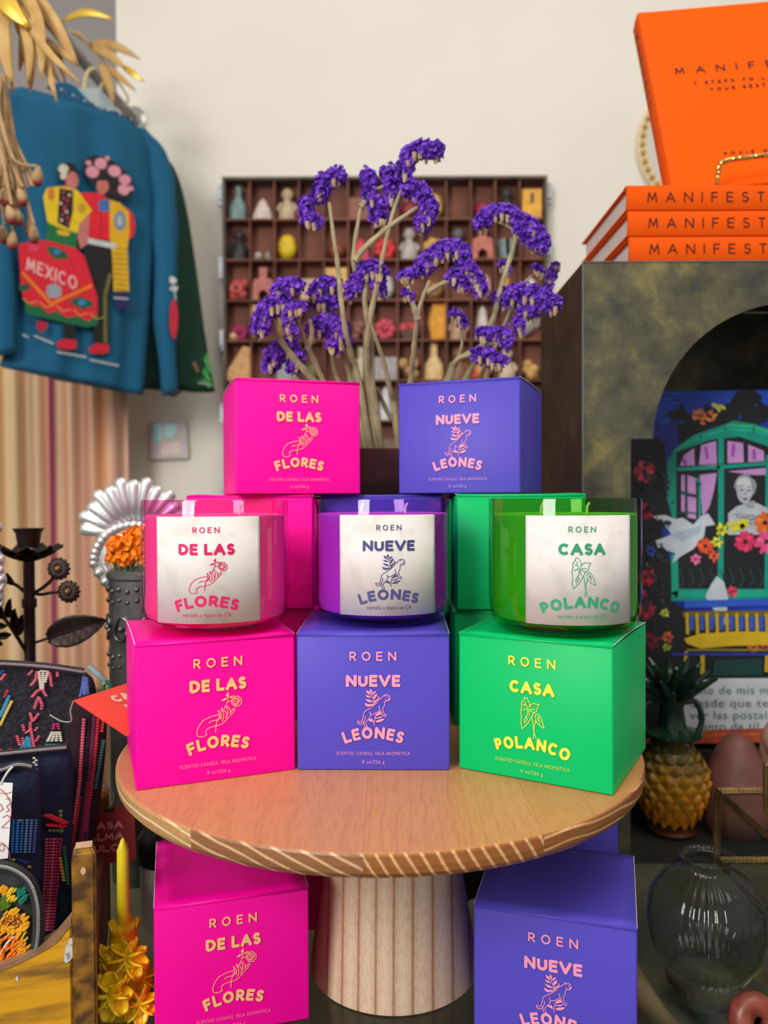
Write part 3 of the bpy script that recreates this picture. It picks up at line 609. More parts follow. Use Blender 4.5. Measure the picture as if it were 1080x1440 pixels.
# portrait
p.poly((196, 202, 212), [(1024, 738), (1024, 722), (1036, 712), (1056, 706), (1066, 708), (1082, 716), (1100, 735), (1100, 752), (1024, 752)])
p.poly((160, 168, 180), [(1044, 706), (1062, 704), (1060, 716), (1050, 714)])
p.ell((150, 156, 166), 1048, 684, 15, 17, 0, 16, .2); p.ell((196, 200, 208), 1047, 690, 11, 18); p.ell((212, 216, 224), 1046, 679, 10, 8); p.line((130, 136, 148), [(1039, 684), (1045, 683)], 1.6); p.line((130, 136, 148), [(1050, 684), (1056, 685)], 1.6); p.line((140, 146, 158), [(1041, 697), (1043, 702)], 1); p.line((140, 146, 158), [(1055, 697), (1053, 703)], 1); p.ell((110, 116, 130), 1043, 689, 3, 1.4); p.ell((110, 116, 130), 1053, 690, 3, 1.4); p.ell((96, 100, 112), 1048, 702, 3.6, 1.8); p.ell((150, 156, 168), 1048, 695, 1.6, 2.5)
for q in range(14): p.line((120, 128, 142), [(1028+R.random()*64, 718+R.random()*20), (1030+R.random()*64, 722+R.random()*20)], 1)
# doves
p.poly(WH, [(917, 726), (935, 724), (950, 730), (960, 728), (975, 738), (985, 726), (996, 722), (1006, 738), (992, 740), (990, 755), (975, 772), (958, 782), (945, 792), (950, 778), (925, 770), (922, 760), (945, 752), (934, 738)])
p.poly((176, 192, 212), [(940, 752), (975, 742), (988, 738), (984, 750), (960, 762)])
p.poly(WH, [(1000, 822), (1008, 810), (1018, 818), (1024, 840), (1022, 860), (1026, 875), (1014, 880), (1012, 868), (998, 850), (992, 838)])
# flowers
for x_, y_, r_, c in ((906, 663, 17, (206, 60, 84)), (905, 720, 15, (170, 24, 50)), (908, 812, 14, (196, 32, 50)), (902, 835, 9, (180, 30, 70)), (909, 858, 14, (160, 26, 64)), (914, 900, 15, (120, 22, 44)), (938, 896, 9, (214, 92, 50)), (1076, 735, 16, (236, 110, 40)), (1048, 762, 17, (226, 50, 100)), (1078, 762, 17, (240, 84, 140)), (992, 768, 13, (232, 84, 40)), (1004, 782, 9, (236, 96, 56)), (978, 786, 9, (240, 110, 160)), (1030, 832, 9, (226, 60, 96)), (1015, 745, 10, (220, 214, 40)), (1008, 762, 9, (214, 220, 60)), (915, 775, 9, (50, 80, 190)), (935, 862, 7, (196, 206, 60)), (938, 910, 7, (150, 180, 50)), (912, 795, 5, (150, 160, 40)), (1045, 900, 8, (190, 40, 40)), (1060, 910, 9, (200, 110, 50)), (1075, 905, 9, (190, 50, 50))): p.flower(c, x_, y_, r_, 6)
p.line((222, 220, 50), [(1028, 745), (1044, 740), (1052, 735)], 8); p.line((226, 224, 40), [(1022, 738), (1052, 732)], 5)
for q in range(40): p.ell((50, 56, 72) if q % 2 else (20, 22, 28), R.uniform(885, 945), R.uniform(640, 960), R.uniform(3, 8), R.uniform(2, 5), R.uniform(0, 180), 7, .5)
for q in range(60): a_, b_ = R.uniform(880, 945), R.uniform(640, 1000); p.line([(60, 70, 96), (16, 18, 24), (40, 46, 110), (70, 60, 60)][q % 4], [(a_, b_), (a_+R.uniform(-7, 7), b_+R.uniform(-7, 7))], 1.6)
# balcony and bench
p.line((44, 92, 214), [(962, 850), (1090, 846), (1200, 846)], 10)
p.poly((120, 104, 30), [(960, 860), (1200, 856), (1200, 866), (960, 868)])
for q in range(10): p.line((218, 178, 20), [(966+q*14, 862), (967+q*14, 892)], 4.5); p.line((60, 96, 196), [(973+q*14, 866), (973+q*14, 886)], 6)
p.poly((226, 186, 24), [(962, 898), (985, 891), (1034, 888), (1200, 890), (1200, 905), (1034, 908), (985, 912), (966, 905)]); p.line((150, 130, 40), [(966, 914), (1200, 914)], 3)
p.line((214, 176, 30), [(965, 916), (963, 945)], 5); p.line((214, 176, 30), [(988, 920), (988, 955)], 6); p.line((214, 176, 30), [(1079, 918), (1078, 945)], 6); p.line((40, 60, 170), [(945, 920), (1200, 920)], 4)
p.poly((20, 66, 66), [(1005, 928), (1072, 926), (1072, 950), (1002, 950)])
# banner and ground
p.poly((214, 220, 228), [(960, 960), (1010, 954), (1300, 952), (1300, 1022), (966, 1032), (954, 1020), (956, 995), (945, 985)])
p.poly((204, 86, 46), [(920, 1034), (1010, 1026), (1300, 1016), (1300, 1040), (960, 1046), (900, 1046)])
for q in range(10): p.line((226, 120, 80), [(970+q*12, 1034+R.uniform(-3, 4)), (985+q*12, 1033+R.uniform(-3, 4))], 2)
p.done('paint_layer')
for (t_, x_, y_, w_) in (('como de mis males', 1036, 976, 150), ('desde que te ví', 1036, 994, 132), ('á ver las postales', 1026, 1011, 140), ('junto de tí!', 1024, 1027, 86)):
    vs, fs = tmesh(t_); x0 = min(v[0] for v in vs); x1 = max(v[0] for v in vs); kx = w_/(x1-x0)
    m = MB(); m.ink = True; m.v = [P(x_+(v[0]-(x0+x1)/2)*kx, y_-v[1]*11/CAPH, YP-.0028) for v in vs]; m.f = [tuple(f) for f in fs]; m.m = [0]*len(fs)
    m.build('painted_lettering', mat('grey_blue_lettering', (96, 110, 124), .6), pnt)
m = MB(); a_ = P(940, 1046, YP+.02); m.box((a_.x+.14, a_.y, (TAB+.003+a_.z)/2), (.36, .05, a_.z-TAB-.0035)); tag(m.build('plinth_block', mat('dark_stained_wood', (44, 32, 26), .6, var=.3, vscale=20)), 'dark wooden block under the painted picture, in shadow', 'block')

# ------------------------------------------------------------------ pineapple pitcher
pp = P(944, 1170, .800); px_, py_ = pp.x, .800; pz = TAB+.0032
pa = thing('pineapple_pitcher', 'glazed ceramic pineapple pitcher, orange scales below and green crown above', 'pitcher', (px_, py_, pz))
glz = bpy.data.materials.new('pineapple_glaze'); glz.use_nodes = True; n = glz.node_tree.nodes; L = glz.node_tree.links; b = n['Principled BSDF']; tc = n.new('ShaderNodeTexCoord'); sp_ = n.new('ShaderNodeSeparateXYZ'); mr = n.new('ShaderNodeMapRange'); mr.inputs[1].default_value = .03; mr.inputs[2].default_value = .10
ns = n.new('ShaderNodeTexNoise'); ns.inputs['Scale'].default_value = 45; ad = n.new('ShaderNodeMath'); ad.operation = 'MULTIPLY_ADD'; ad.inputs[1].default_value = .06; L.new(tc.outputs['Object'], ns.inputs[0]); L.new(tc.outputs['Object'], sp_.inputs[0]); L.new(ns.outputs[0], ad.inputs[0]); L.new(sp_.outputs[2], ad.inputs[2])
mr.inputs[1].default_value = .05; mr.inputs[2].default_value = .13; L.new(ad.outputs[0], mr.inputs[0]); r = n.new('ShaderNodeValToRGB'); r.color_ramp.elements[0].color = lin((222, 136, 16)); r.color_ramp.elements[1].color = lin((50, 74, 50)); q = r.color_ramp.elements.new(.45); q.color = lin((176, 124, 26)); L.new(mr.outputs[0], r.inputs[0]); L.new(r.outputs[0], b.inputs['Base Color']); b.inputs['Roughness'].default_value = .16
grg = mat('dark_green_glaze', (26, 58, 44), .14, var=.3, vscale=40)
hz = lambda y: P(944, y, .800).z-pz
zt, zb = hz(1032), hz(1152)
m = MB(); rp_ = lambda t: .0385*math.sin(PI*(.14+.80*t))**.62*(1 if t < .55 else 1-.28*(t-.55)/.45)
m.lathe([(rp_(t/12)*.93, zb+(zt-zb)*t/12) for t in range(13)], 32); m.build('body', glz, pa, world=False, smooth=True)
scale0 = None
rows = 10
for i in range(rows):
    t = (i+.4)/rows; rr_ = rp_(t); cnt = 14
    for j in range(cnt):
        a_ = 2*PI*(j+.5*(i % 2))/cnt; sz = .0098*(rr_/.038)**.6
        m = MB(); Mz = Matrix.Rotation(a_, 3, 'Z')
        pr = [(.0, 0, -.95), (.0, .78, .15), (-.05, 0, 1.0), (.0, -.78, .15), (.50, 0, .45)]
        vs = [Mz @ Vector((rr_*.93-.0005+v_[0]*sz, v_[1]*sz*1.05, zb+(zt-zb)*t+v_[2]*sz*1.05)) for v_ in pr]
        m.add(vs, [(0, 1, 4), (1, 2, 4), (2, 3, 4), (3, 0, 4), (3, 2, 1, 0)]); m.build('scale', glz, pa, world=False, smooth=False, bevel=.0009)
m = MB(); m.lathe([(0, 0), (.022, 0), (.025, .004), (.019, zb*.7), (.024, zb+.002), (0, zb+.002)], 24); m.build('foot', mat('amber_brown_glaze', (92, 46, 18), .3), pa, world=False, smooth=True)
m = MB(); m.lathe([(.0245, zt-.003), (.030, zt), (.0305, zt+.003), (.026, zt+.004), (.015, zt+.008), (.012, zt+.028), (.016, zt+.045), (.013, zt+.046), (.009, zt+.03), (0, zt+.026)], 28); m.build('neck', grg, pa, world=False, smooth=True)
m = MB(); zc_ = hz(1012); m.tube(smoothp([(.013, 0, zc_+.018), (.024, 0, zc_+.019), (.031, 0, zc_+.006), (.030, 0, zc_-.008), (.024, 0, zc_-.015)], 5), .0032, 8); m.build('handle', grg, pa, world=False, smooth=True)
m = MB(); m.tube(smoothp([(-.013, 0, zc_+.018), (-.026, 0, zc_+.017), (-.030, 0, zc_), (-.026, 0, zc_-.014)], 5), .0032, 8); m.build('handle', grg, pa, world=False, smooth=True)
for i in range(16):
    a_ = 2*PI*i/16+.2; tier = i % 2; L_ = .040-.010*tier; z0_ = zt+.036+.012*tier; el = .75+.35*tier
    d_ = Vector((math.cos(a_)*math.cos(el), math.sin(a_)*math.cos(el), math.sin(el)))
    base = Vector((math.cos(a_)*.009, math.sin(a_)*.009, z0_)); m = MB()
    pts = [base+d_*L_*t+Vector((math.cos(a_), math.sin(a_), 0))*.006*t*t for t in (0, .3, .6, .85, 1)]; m.tube(pts, [.003, .0050, .0042, .0026, .0016], 7); m.build('crown_leaf', grg, pa, world=False, smooth=True)

# ------------------------------------------------------------------ clay figures behind the glass box
clay = mat('dusty_red_clay', (132, 82, 74), .55, var=.35, vscale=25)
q = P(1036, 1110, .80); m = MB()
m.lathe([(0, 0), (.030, 0), (.036, .02), (.035, .045), (.030, .065), (.024, .082), (.019, .095), (.013, .104), (.005, .109), (0, .110)], 24, c=(q.x, .80, TAB+.0035)); o = m.build('clay_form', clay, smooth='all')
for v in o.data.vertices: v.co.z = TAB+.0035+(v.co.z-TAB-.0035)*(P(1036, 1031, .80).z-TAB-.0035)/.110
tag(o, 'rounded dusty red clay form standing behind the glass box', 'pottery')
q = P(1076, 1100, .80); m = MB(); m.lathe([(0, 0), (.018, 0), (.014, .03), (.020, .055), (.016, .09), (.006, .102), (0, .104)], 20, c=(q.x+.012, .80, TAB+.0035)); m.lathe([(.004, 0), (.012, .02), (.004, .035)], 12, c=(q.x+.002, .79, TAB+.085))
tag(m.build('clay_figure', mat('pale_pink_clay', (176, 128, 108), .55, var=.3, vscale=30), smooth='all'), 'paler pinkish clay figure right of the rounded clay form', 'figurine')

# ------------------------------------------------------------------ glass box with brass edges
brs = mat('aged_brass', (138, 110, 70), .38, metal=.8, var=.4, vscale=60)
gx, gy1, gy0, gz0, gz1, gx1 = P(1008, 1212, .735).x, .735, .50, TAB+.002, P(1008, 1113, .735).z, .52
gbx = thing('glass_box', 'clear glass trinket box with toothed aged brass edges, at the right', 'box', (gx, gy1, TAB))
cn = [(gx, gy0), (gx, gy1), (gx1, gy1), (gx1, gy0)]
def brassbar(a, b, teeth=None):
    a, b = Vector(a), Vector(b); m = MB(); m.tube([a, b], .0036, 4)
    L_ = (b-a).length; nn = int(L_/.0042)
    for i in range(nn):
        p_ = a.lerp(b, (i+.5)/nn)
        if teeth: m.add([p_+Vector(teeth)*.001-(b-a)/nn*.4, p_+Vector(teeth)*.001+(b-a)/nn*.4, p_+Vector(teeth)*.0078, p_+Vector((0, 0, 0))-Vector(teeth)*.0005], [(0, 1, 2), (0, 3, 1), (1, 3, 2), (2, 3, 0)])
        else: m.ball(p_, .0040, 5)
    m.build('brass_edge', brs, gbx)
for i in range(4):
    a_, b_ = cn[i], cn[(i+1) % 4]
    brassbar((a_[0], a_[1], gz1), (b_[0], b_[1], gz1), (0, 0, -1) if i in (0, 3) else None)
    brassbar((a_[0], a_[1], gz0+.001), (b_[0], b_[1], gz0+.001), (0, 0, 1) if i in (0, 3) else None)
    brassbar((a_[0], a_[1], gz0+.004), (a_[0], a_[1], gz1-.002))
cg = glassmat('clear_glass', (.93, .95, .93), .02)
for i in range(4):
    a_, b_ = Vector(cn[i]), Vector(cn[(i+1) % 4]); c0 = (a_+b_)/2; m = MB()
    dx_, dy_ = abs(b_.x-a_.x), abs(b_.y-a_.y); m.box((c0.x, c0.y, (gz0+gz1)/2), (max(dx_-.003, .0012), max(dy_-.003, .0012), gz1-gz0-.004)); m.build('pane', cg, gbx)
m = MB(); m.box(((gx+gx1)/2, (gy0+gy1)/2, gz0), (gx1-gx-.004, gy1-gy0-.004, .0015)); m.build('pane', cg, gbx)
for a_, b_ in (((P(1078, 1160, .68).x, .68, gz1+.002), (P(1078, 1160, .68).x, .68, gz1+.045)),): brassbar(a_, b_)
# ------------------------------------------------------------------ ribbed glass vase
vx = P(993, 1400, .565).x; vy = .565
m = MB(); k_ = .078
vr = lambda y, hw: (P(993, y, vy).z-TAB, hw/F*vy)
prof = [(0, .001), (.024, .001), (.028, .004), (.0375, .022), (.0415, .045), (.0395, .066), (.030, .084), (.020, .093), (.019, .100), (.024, .104), (.0225, .104), (.0175, .100), (.0185, .093), (.0285, .083), (.038, .065), (.040, .045), (.036, .023), (.026, .006), (0, .005)]
m.lathe([(r_*(.86 if z_ > .092 else 1), z_*.84) for r_, z_ in prof], 144, c=(vx, vy, TAB), rib=.022, nr=36)
tag(m.build('ribbed_vase', glassmat('ribbed_glass', (.84, .88, .86), .06), smooth='all'), 'round ribbed clear glass vase on the glass table, lower right', 'vase')
# ------------------------------------------------------------------ things lying inside the case, below the glass
IZ = TAB-.132
def blob(name, label, cat, c, r, sc, mt, jit=.3, n=12, rot=0):
    m = MB(); m.ball((0, 0, 0), r, n, sc=sc, jit=jit); o = m.build(name, mt, smooth='all'); o.location = (c[0], c[1], IZ+r*sc[2]*1.2+.001); o.rotation_euler = (0, 0, rot); return tag(o, label, cat)
m = MB(); a_ = P(905, 1330, .60); b_ = P(985, 1460, .52); pts = [Vector((.22, .80, IZ+.02)), Vector((.235, .72, IZ+.022)), Vector((.26, .64, IZ+.02)), Vector((.29, .56, IZ+.024)), Vector((.31, .50, IZ+.02))]
m.tube(smoothp(pts, 4), [.012+.006*math.sin(i*.7) for i in range(17)], 9); tag(m.build('driftwood_stick', mat('driftwood', (168, 140, 104), .8, var=.3, vscale=30), smooth='all'), 'tan driftwood stick lying in the case under the ribbed vase', 'driftwood')
m = MB(); m.lathe([(0, 0), (.006, .0), (.017, .022), (.014, .040), (0, .052)], 7, c=(.262, .585, IZ+.001)); tag(m.build('pale_gem', mat('milky_stone', (196, 204, 212), .3)), 'milky white faceted stone inside the case, below the vase', 'stone')
m = MB(); m.slab([(-.02, 0), (.02, 0), (.02, .045), (0, .07), (-.02, .045)], lambda u, v, h: Vector((.335+u, .60+h, IZ+.001+v)), .03); tag(m.build('cream_house', mat('cream_clay', (206, 192, 150), .6), bevel=.001), 'little cream house shaped block inside the case, lower right', 'ornament')
for i, (x_, y_, r_, c, nm) in enumerate([(.0, .62, .03, (70, 58, 46), 'dark brown stone inside the case behind the stand foot'), (.08, .60, .022, (96, 82, 60), 'olive brown stone inside the case, right of the stand foot'), (-.06, .56, .024, (92, 74, 50), 'brown stone inside the case, left of the stand foot'), (.02, .50, .018, (120, 100, 74), 'small tan stone inside the case in front of the foot'), (.22, .46, .02, (60, 60, 64), 'dark grey stone at the bottom right inside the case'), (.30, .72, .03, (120, 112, 96), 'grey beige stone inside the case under the glass box'), (.15, .72, .03, (84, 70, 50), 'mottled brown stone inside the case behind the lower violet boxes')]):
    blob('stone', nm, 'stone', (x_, y_), r_, (1.2, 1, .7), mat('stone_%d' % i, c, .7, var=.4, vscale=40), .35, 12, i)
bc = P(1062, 1448, .487); m = MB()
m.lathe([(.004, -.007), (.0125, -.007), (.0165, -.003), (.0165, .003), (.0125, .007), (.004, .007), (.004, -.007)], 28, c=(bc.x, bc.y, TAB+.0175), M=Matrix.Rotation(1.25, 3, 'X'))
tag(m.build('clay_ring', mat('speckled_red_clay', (140, 66, 50), .4, var=.4, vscale=90), smooth='all'), 'speckled red clay ring at the bottom right edge', 'ornament')

# ------------------------------------------------------------------ planter and dried statice
lac = mat('dark_red_lacquer', (84, 30, 20), .3, var=.35, vscale=30, stretch=(1, 1, 3))
pl0, pl1 = P(452, 700, .768).x, P(652, 700, .768).x; plt = P(540, 630, .768).z
pl = thing('planter_box', 'dark red lacquered wooden planter box holding the dried purple flowers', 'planter', ((pl0+pl1)/2, .82, TAB))
pc = ((pl0+pl1)/2, .82); pw = pl1-pl0; pd = .10
for nm, c_, d_ in (('front_panel', (pc[0], .82-pd/2+.003), (pw, .006)), ('back_panel', (pc[0], .82+pd/2-.003), (pw, .006)), ('side_panel', (pl0+.003, .82), (.006, pd-.0124)), ('side_panel', (pl1-.003, .82), (.006, pd-.0124))):
    m = MB(); m.box((c_[0], c_[1], (TAB+plt)/2), (d_[0], d_[1], plt-TAB)); m.build(nm, lac, pl, bevel=.0008)
m = MB(); m.box((pc[0], .82, plt-.05), (pw-.0125, pd-.0125, .01)); m.build('soil', mat('dry_moss', (96, 74, 44), .95, var=.5, vscale=60), pl)
m = MB(); m.box((pc[0], .82, TAB+.004), (pw-.0125, pd-.0125, .008)); m.build('bottom_panel', lac, pl)
m = MB(); zb_ = P(540, 677, .768).z; m.box((pc[0], .82-pd/2-.0012, zb_-.012), (pw, .0022, .022)); m.build('trim_strip', mat('darker_lacquer', (52, 18, 12), .4), pl)
stm = mat('dried_stem', (182, 168, 130), .8, col2=(146, 134, 98), vscale=60, fac=(.35, .65)); flm = mat('purple_statice', (146, 84, 220), .85, col2=(100, 44, 182), vscale=160, fac=(.35, .65)); clm = mat('dry_calyx', (196, 170, 128), .85, var=.3, vscale=90)
def blossom(parent, path, d, wpx, dens=1.0):
    """clustered papery florets along an arc of photo points, calyces on the inner side"""
    path = smoothp([Vector((a_, b_, 0)) for a_, b_ in path], 8); k_ = d/F; m = MB(); mc = MB()
    L_ = sum((path[i+1]-path[i]).length for i in range(len(path)-1)); wpx *= 1.28; n_ = int(max(26, L_*wpx/2.4*dens)); w2_ = wpx*k_*.5
    for i in range(n_):
        t = R.random()*(len(path)-1); j = min(int(t), len(path)-2); q = path[j].lerp(path[j+1], t-j)
        th, ph = R.uniform(0, 2*PI), math.acos(R.uniform(-1, 1)); dv = Vector((math.sin(ph)*math.cos(th), math.sin(ph)*math.sin(th), math.cos(ph)))
        c0 = P(q.x, q.y, d)+dv*w2_*R.uniform(.45, 1.0); r_ = R.uniform(.0020, .0032)
        ax = (dv+Vector((R.uniform(-.5, .5), R.uniform(-.5, .5), R.uniform(-.3, .6)))).normalized(); a1 = ax.orthogonal().normalized(); a2 = ax.cross(a1)
        ns_ = 7; vs = [c0-ax*r_*.5]
        for s_ in range(ns_): an = 2*PI*s_/ns_; rr = r_*R.uniform(.8, 1.15); vs.append(c0+(a1*math.cos(an)+a2*math.sin(an))*rr+ax*r_*R.uniform(-.1, .55))
        m.add(vs, [(0, 1+s_, 1+(s_+1) % ns_) for s_ in range(ns_)])
    for j in range(1, len(path)-1, 3):
        for _ in range(2):
            q = path[j]; c0 = P(q.x+R.uniform(-3, 3), q.y+wpx*.47, d)+Vector((0, R.uniform(-w2_, w2_)*.8, 0)); m_ = Vector((R.uniform(-.3, .3), R.uniform(-.3, .3), -1)).normalized()
            mc.tube([c0+Vector((0, 0, w2_*.5)), c0, c0+m_*.0032], [.0022, .0020, .0010], 5)
    m.build('blossom', flm, parent, clean=False)['kind'] = 'stuff'
    mc.build('calyx', clm, parent, clean=False)['kind'] = 'stuff'
def statice(label, d, stems, heads, r=.0026):
    s0 = stems[0]; root = P(*s0[-1], d); bx_ = max(pl0+.012, min(pl1-.012, root.x)); o = thing('statice_stem', label, 'dried flower', (bx_, .82, plt-.045), 0, None)
    for i, st in enumerate(stems):
        n_ = len(st); pts = []
        for j, (a_, b_) in enumerate(st):
            pts.append(P(a_, b_, d+(.82-d)*(max(0, min(1, (b_-430)/210.0)))))
        if i == 0: pts[-1] = Vector((bx_, .80+R.random()*.03, plt-.044))
        sp = smoothp(pts, 6); m = MB(); L_ = len(sp)
        m.tube(sp, [(r*(.62+.75*k_/L_)*(1+.12*math.sin(k_*1.7))) for k_ in range(L_)], 7); m.build('stem', stm, o, smooth=True)
    for path, wp in heads: blossom(o, path, d, wp)
    return o
statice('tallest dried purple statice stem, its blooms rising above the printer tray', .745, [[(569,255),(552,301),(538,361),(531,398),(522,440),(516,500),(522,560),(542,640)], [(596,286),(573,301),(541,324),(512,350),(499,368)]], [([(568,246),(573,222),(592,210),(616,212)], 21), ([(572,262),(590,272),(603,295),(594,315)], 23)])
statice('dried statice with a forked purple bloom left of the tallest stem', .755, [[(513,275),(504,310),(497,366),(507,410),(517,449),(515,532),(538,640)], [(540,262),(525,270),(508,292)]], [([(519,246),(520,272),(532,300)], 20), ([(545,240),(550,262),(548,285)], 20), ([(527,305),(540,308)], 16)])
statice('dried statice with a purple bloom at the upper left of the bunch', .74, [[(463,285),(470,340),(474,366),(483,449),(494,500),(504,533),(530,640)]], [([(476,246),(458,254),(449,276)], 21), ([(431,285),(433,306),(446,312)], 19)])
statice('dried statice with a round purple bloom in the middle of the bunch', .75, [[(517,395),(513,421),(520,480),(522,532),(545,640)]], [([(492,410),(506,392),(520,378),(536,384)], 22), ([(528,392),(535,410)], 18)], .0032)
statice('dried statice leaning far left with a bent purple bloom', .745, [[(378,440),(388,468),(412,502),(439,533),(470,575),(518,640)]], [([(388,412),(400,401),(418,403)], 19), ([(402,424),(382,430),(369,446),(367,462)], 24)], .0038)
statice('dried statice left of centre with a small curled purple bloom', .735, [[(424,440),(420,455),(434,490),(453,532),(525,640)], [(436,450),(439,470),(433,490)]], [([(424,432),(410,436),(406,452),(412,470)], 15)])
statice('dried statice behind the left blooms with a faded purple head', .775, [[(455,420),(462,450),(474,480),(490,520),(528,640)]], [([(443,412),(455,402),(470,400)], 22), ([(447,425),(470,424)], 18)])
statice('dried statice low left of centre with a broad purple bloom', .765, [[(466,478),(470,520),(490,570),(530,640)]], [([(442,465),(460,455),(476,462),(482,478)], 26), ([(464,484),(474,488)], 18)])
statice('dried statice at the lowest left with a dark purple bloom', .78, [[(400,505),(420,528),(460,560),(519,640)]], [([(408,488),(390,495),(380,515)], 24), ([(420,500),(412,518)], 20)])
statice('dried statice right of centre with the widest purple bloom', .735, [[(604,395),(594,420),(587,445),(583,480),(580,510),(577,540),(560,640)], [(574,402),(580,425),(587,448)], [(640,392),(620,400),(600,412)]], [([(594,376),(614,357),(640,350),(655,370)], 23), ([(652,372),(668,392),(675,407)], 22), ([(636,388),(650,398)], 20), ([(566,388),(582,386)], 14), ([(570,410),(578,418)], 12), ([(648,350),(658,352)], 11)])
statice('dried statice at the upper right with a long arched purple bloom', .75, [[(700,312),(718,320),(724,338),(712,380),(700,420),(693,450),(672,500),(652,540),(590,640)]], [([(677,314),(690,300),(712,300),(738,312),(758,332),(762,346)], 20), ([(728,318),(752,340)], 20)])
statice('dried statice at the right with a flat wide purple bloom by the cabinet', .755, [[(718,432),(710,455),(694,477),(668,492),(640,509),(629,535),(578,640)]], [([(704,420),(722,413),(745,414),(765,420),(778,428)], 24), ([(735,434),(752,438)], 17), ([(728,448),(732,466)], 14)])
statice('dried statice low right with two small purple blooms', .74, [[(712,470),(690,484),(664,498),(642,507),(630,540),(575,640)], [(690,505),(685,530),(676,560)]], [([(677,470),(694,470)], 17), ([(708,466),(714,482)], 17), ([(670,497),(688,500)], 19), ([(690,506),(704,508)], 19)])
statice('thin dried statice with one tiny purple bloom right of centre', .76, [[(645,452),(650,480),(644,505),(634,530),(580,640)]], [([(638,440),(648,448),(650,456)], 13)], .002)
statice('thin dried statice at the far right edge with sparse purple tips', .79, [[(748,388),(736,400),(722,430),(706,470),(680,520),(600,640)]], [([(782,372),(776,388),(772,404)], 10), ([(752,376),(762,384)], 11), ([(706,372),(712,380)], 12)], .002)
statice('bare pale stalk leaning across the middle of the bunch', .74, [[(520,450),(530,480),(540,510),(549,550),(556,580),(568,640)]], [], .0026)
statice('bare tan stalk right of the pink top box', .775, [[(505,540),(512,580),(520,610),(528,640)]], [], .0035)
statice('bare stalk leaning left in front of the planter opening', .775, [[(530,545),(545,580),(558,605),(566,640)]], [], .003)

# ------------------------------------------------------------------ printer tray with miniatures
TX0, TX1 = P(316, 250, YW-.045).x, P(766, 250, YW-.045).x; TZ1 = P(540, 250, YW-.045).z; NC, NR = 13, 9
cw, ch = (TX1-TX0)/NC, 56.4/F*(YW-.045); TZ0 = TZ1-ch*NR
tw = mat('old_tray_wood', (138, 84, 66), .7, var=.4, vscale=14); tw2 = mat('tray_back', (140, 88, 72), .8, var=.35, vscale=8)
tr = thing('printer_tray', 'wooden printer tray of small compartments hung on the wall behind the flowers', 'shelf', ((TX0+TX1)/2, YW-.002, TZ0))
m = MB(); m.box(((TX0+TX1)/2, YW-.004, (TZ0+TZ1)/2), (TX1-TX0, .004, TZ1-TZ0)); m.build('back_panel', tw2, tr)
for c_, d_ in ((((TX0+TX1)/2, YW-.025, TZ1), (TX1-TX0+.012, .046, .006)), (((TX0+TX1)/2, YW-.025, TZ0), (TX1-TX0+.012, .046, .006)), ((TX0-.003, YW-.025, (TZ0+TZ1)/2), (.006, .046, TZ1-TZ0-.006)), ((TX1+.003, YW-.025, (TZ0+TZ1)/2), (.006, .046, TZ1-TZ0-.006))):
    m = MB(); m.box(c_, d_); m.build('frame_rail', mat('grey_worn_wood', (112, 96, 88), .7, var=.4, vscale=30), tr)
for i in range(1, NR): m = MB(); m.box(((TX0+TX1)/2, YW-.0245, TZ1-i*ch), (TX1-TX0-.001, .036, .0040)); m.build('shelf_strip', tw, tr)
for j in range(1, NC):
    for i in range(NR): m = MB(); m.box((TX0+j*cw, YW-.0245, TZ1-(i+.5)*ch), (.0034, .034, ch-.0046)); m.build('divider', tw, tr)
bl_ = mat('blue_grey_metal', (150, 160, 164), .4, metal=.5)
for s_, xx in ((-1, TX0), (1, TX1)):
    for i in range(5 if s_ < 0 else 2):
        z_ = TZ1-.025-i*.165 if s_ < 0 else TZ1-.025-i*.13
        m = MB(); m.box((xx+s_*.012, YW-.028, z_), (.012, .010, .036)); m.box((xx+s_*.012, YW-.021, z_-.022), (.016, .014, .012)); m.build('corner_clip', bl_, tr, bevel=.001)
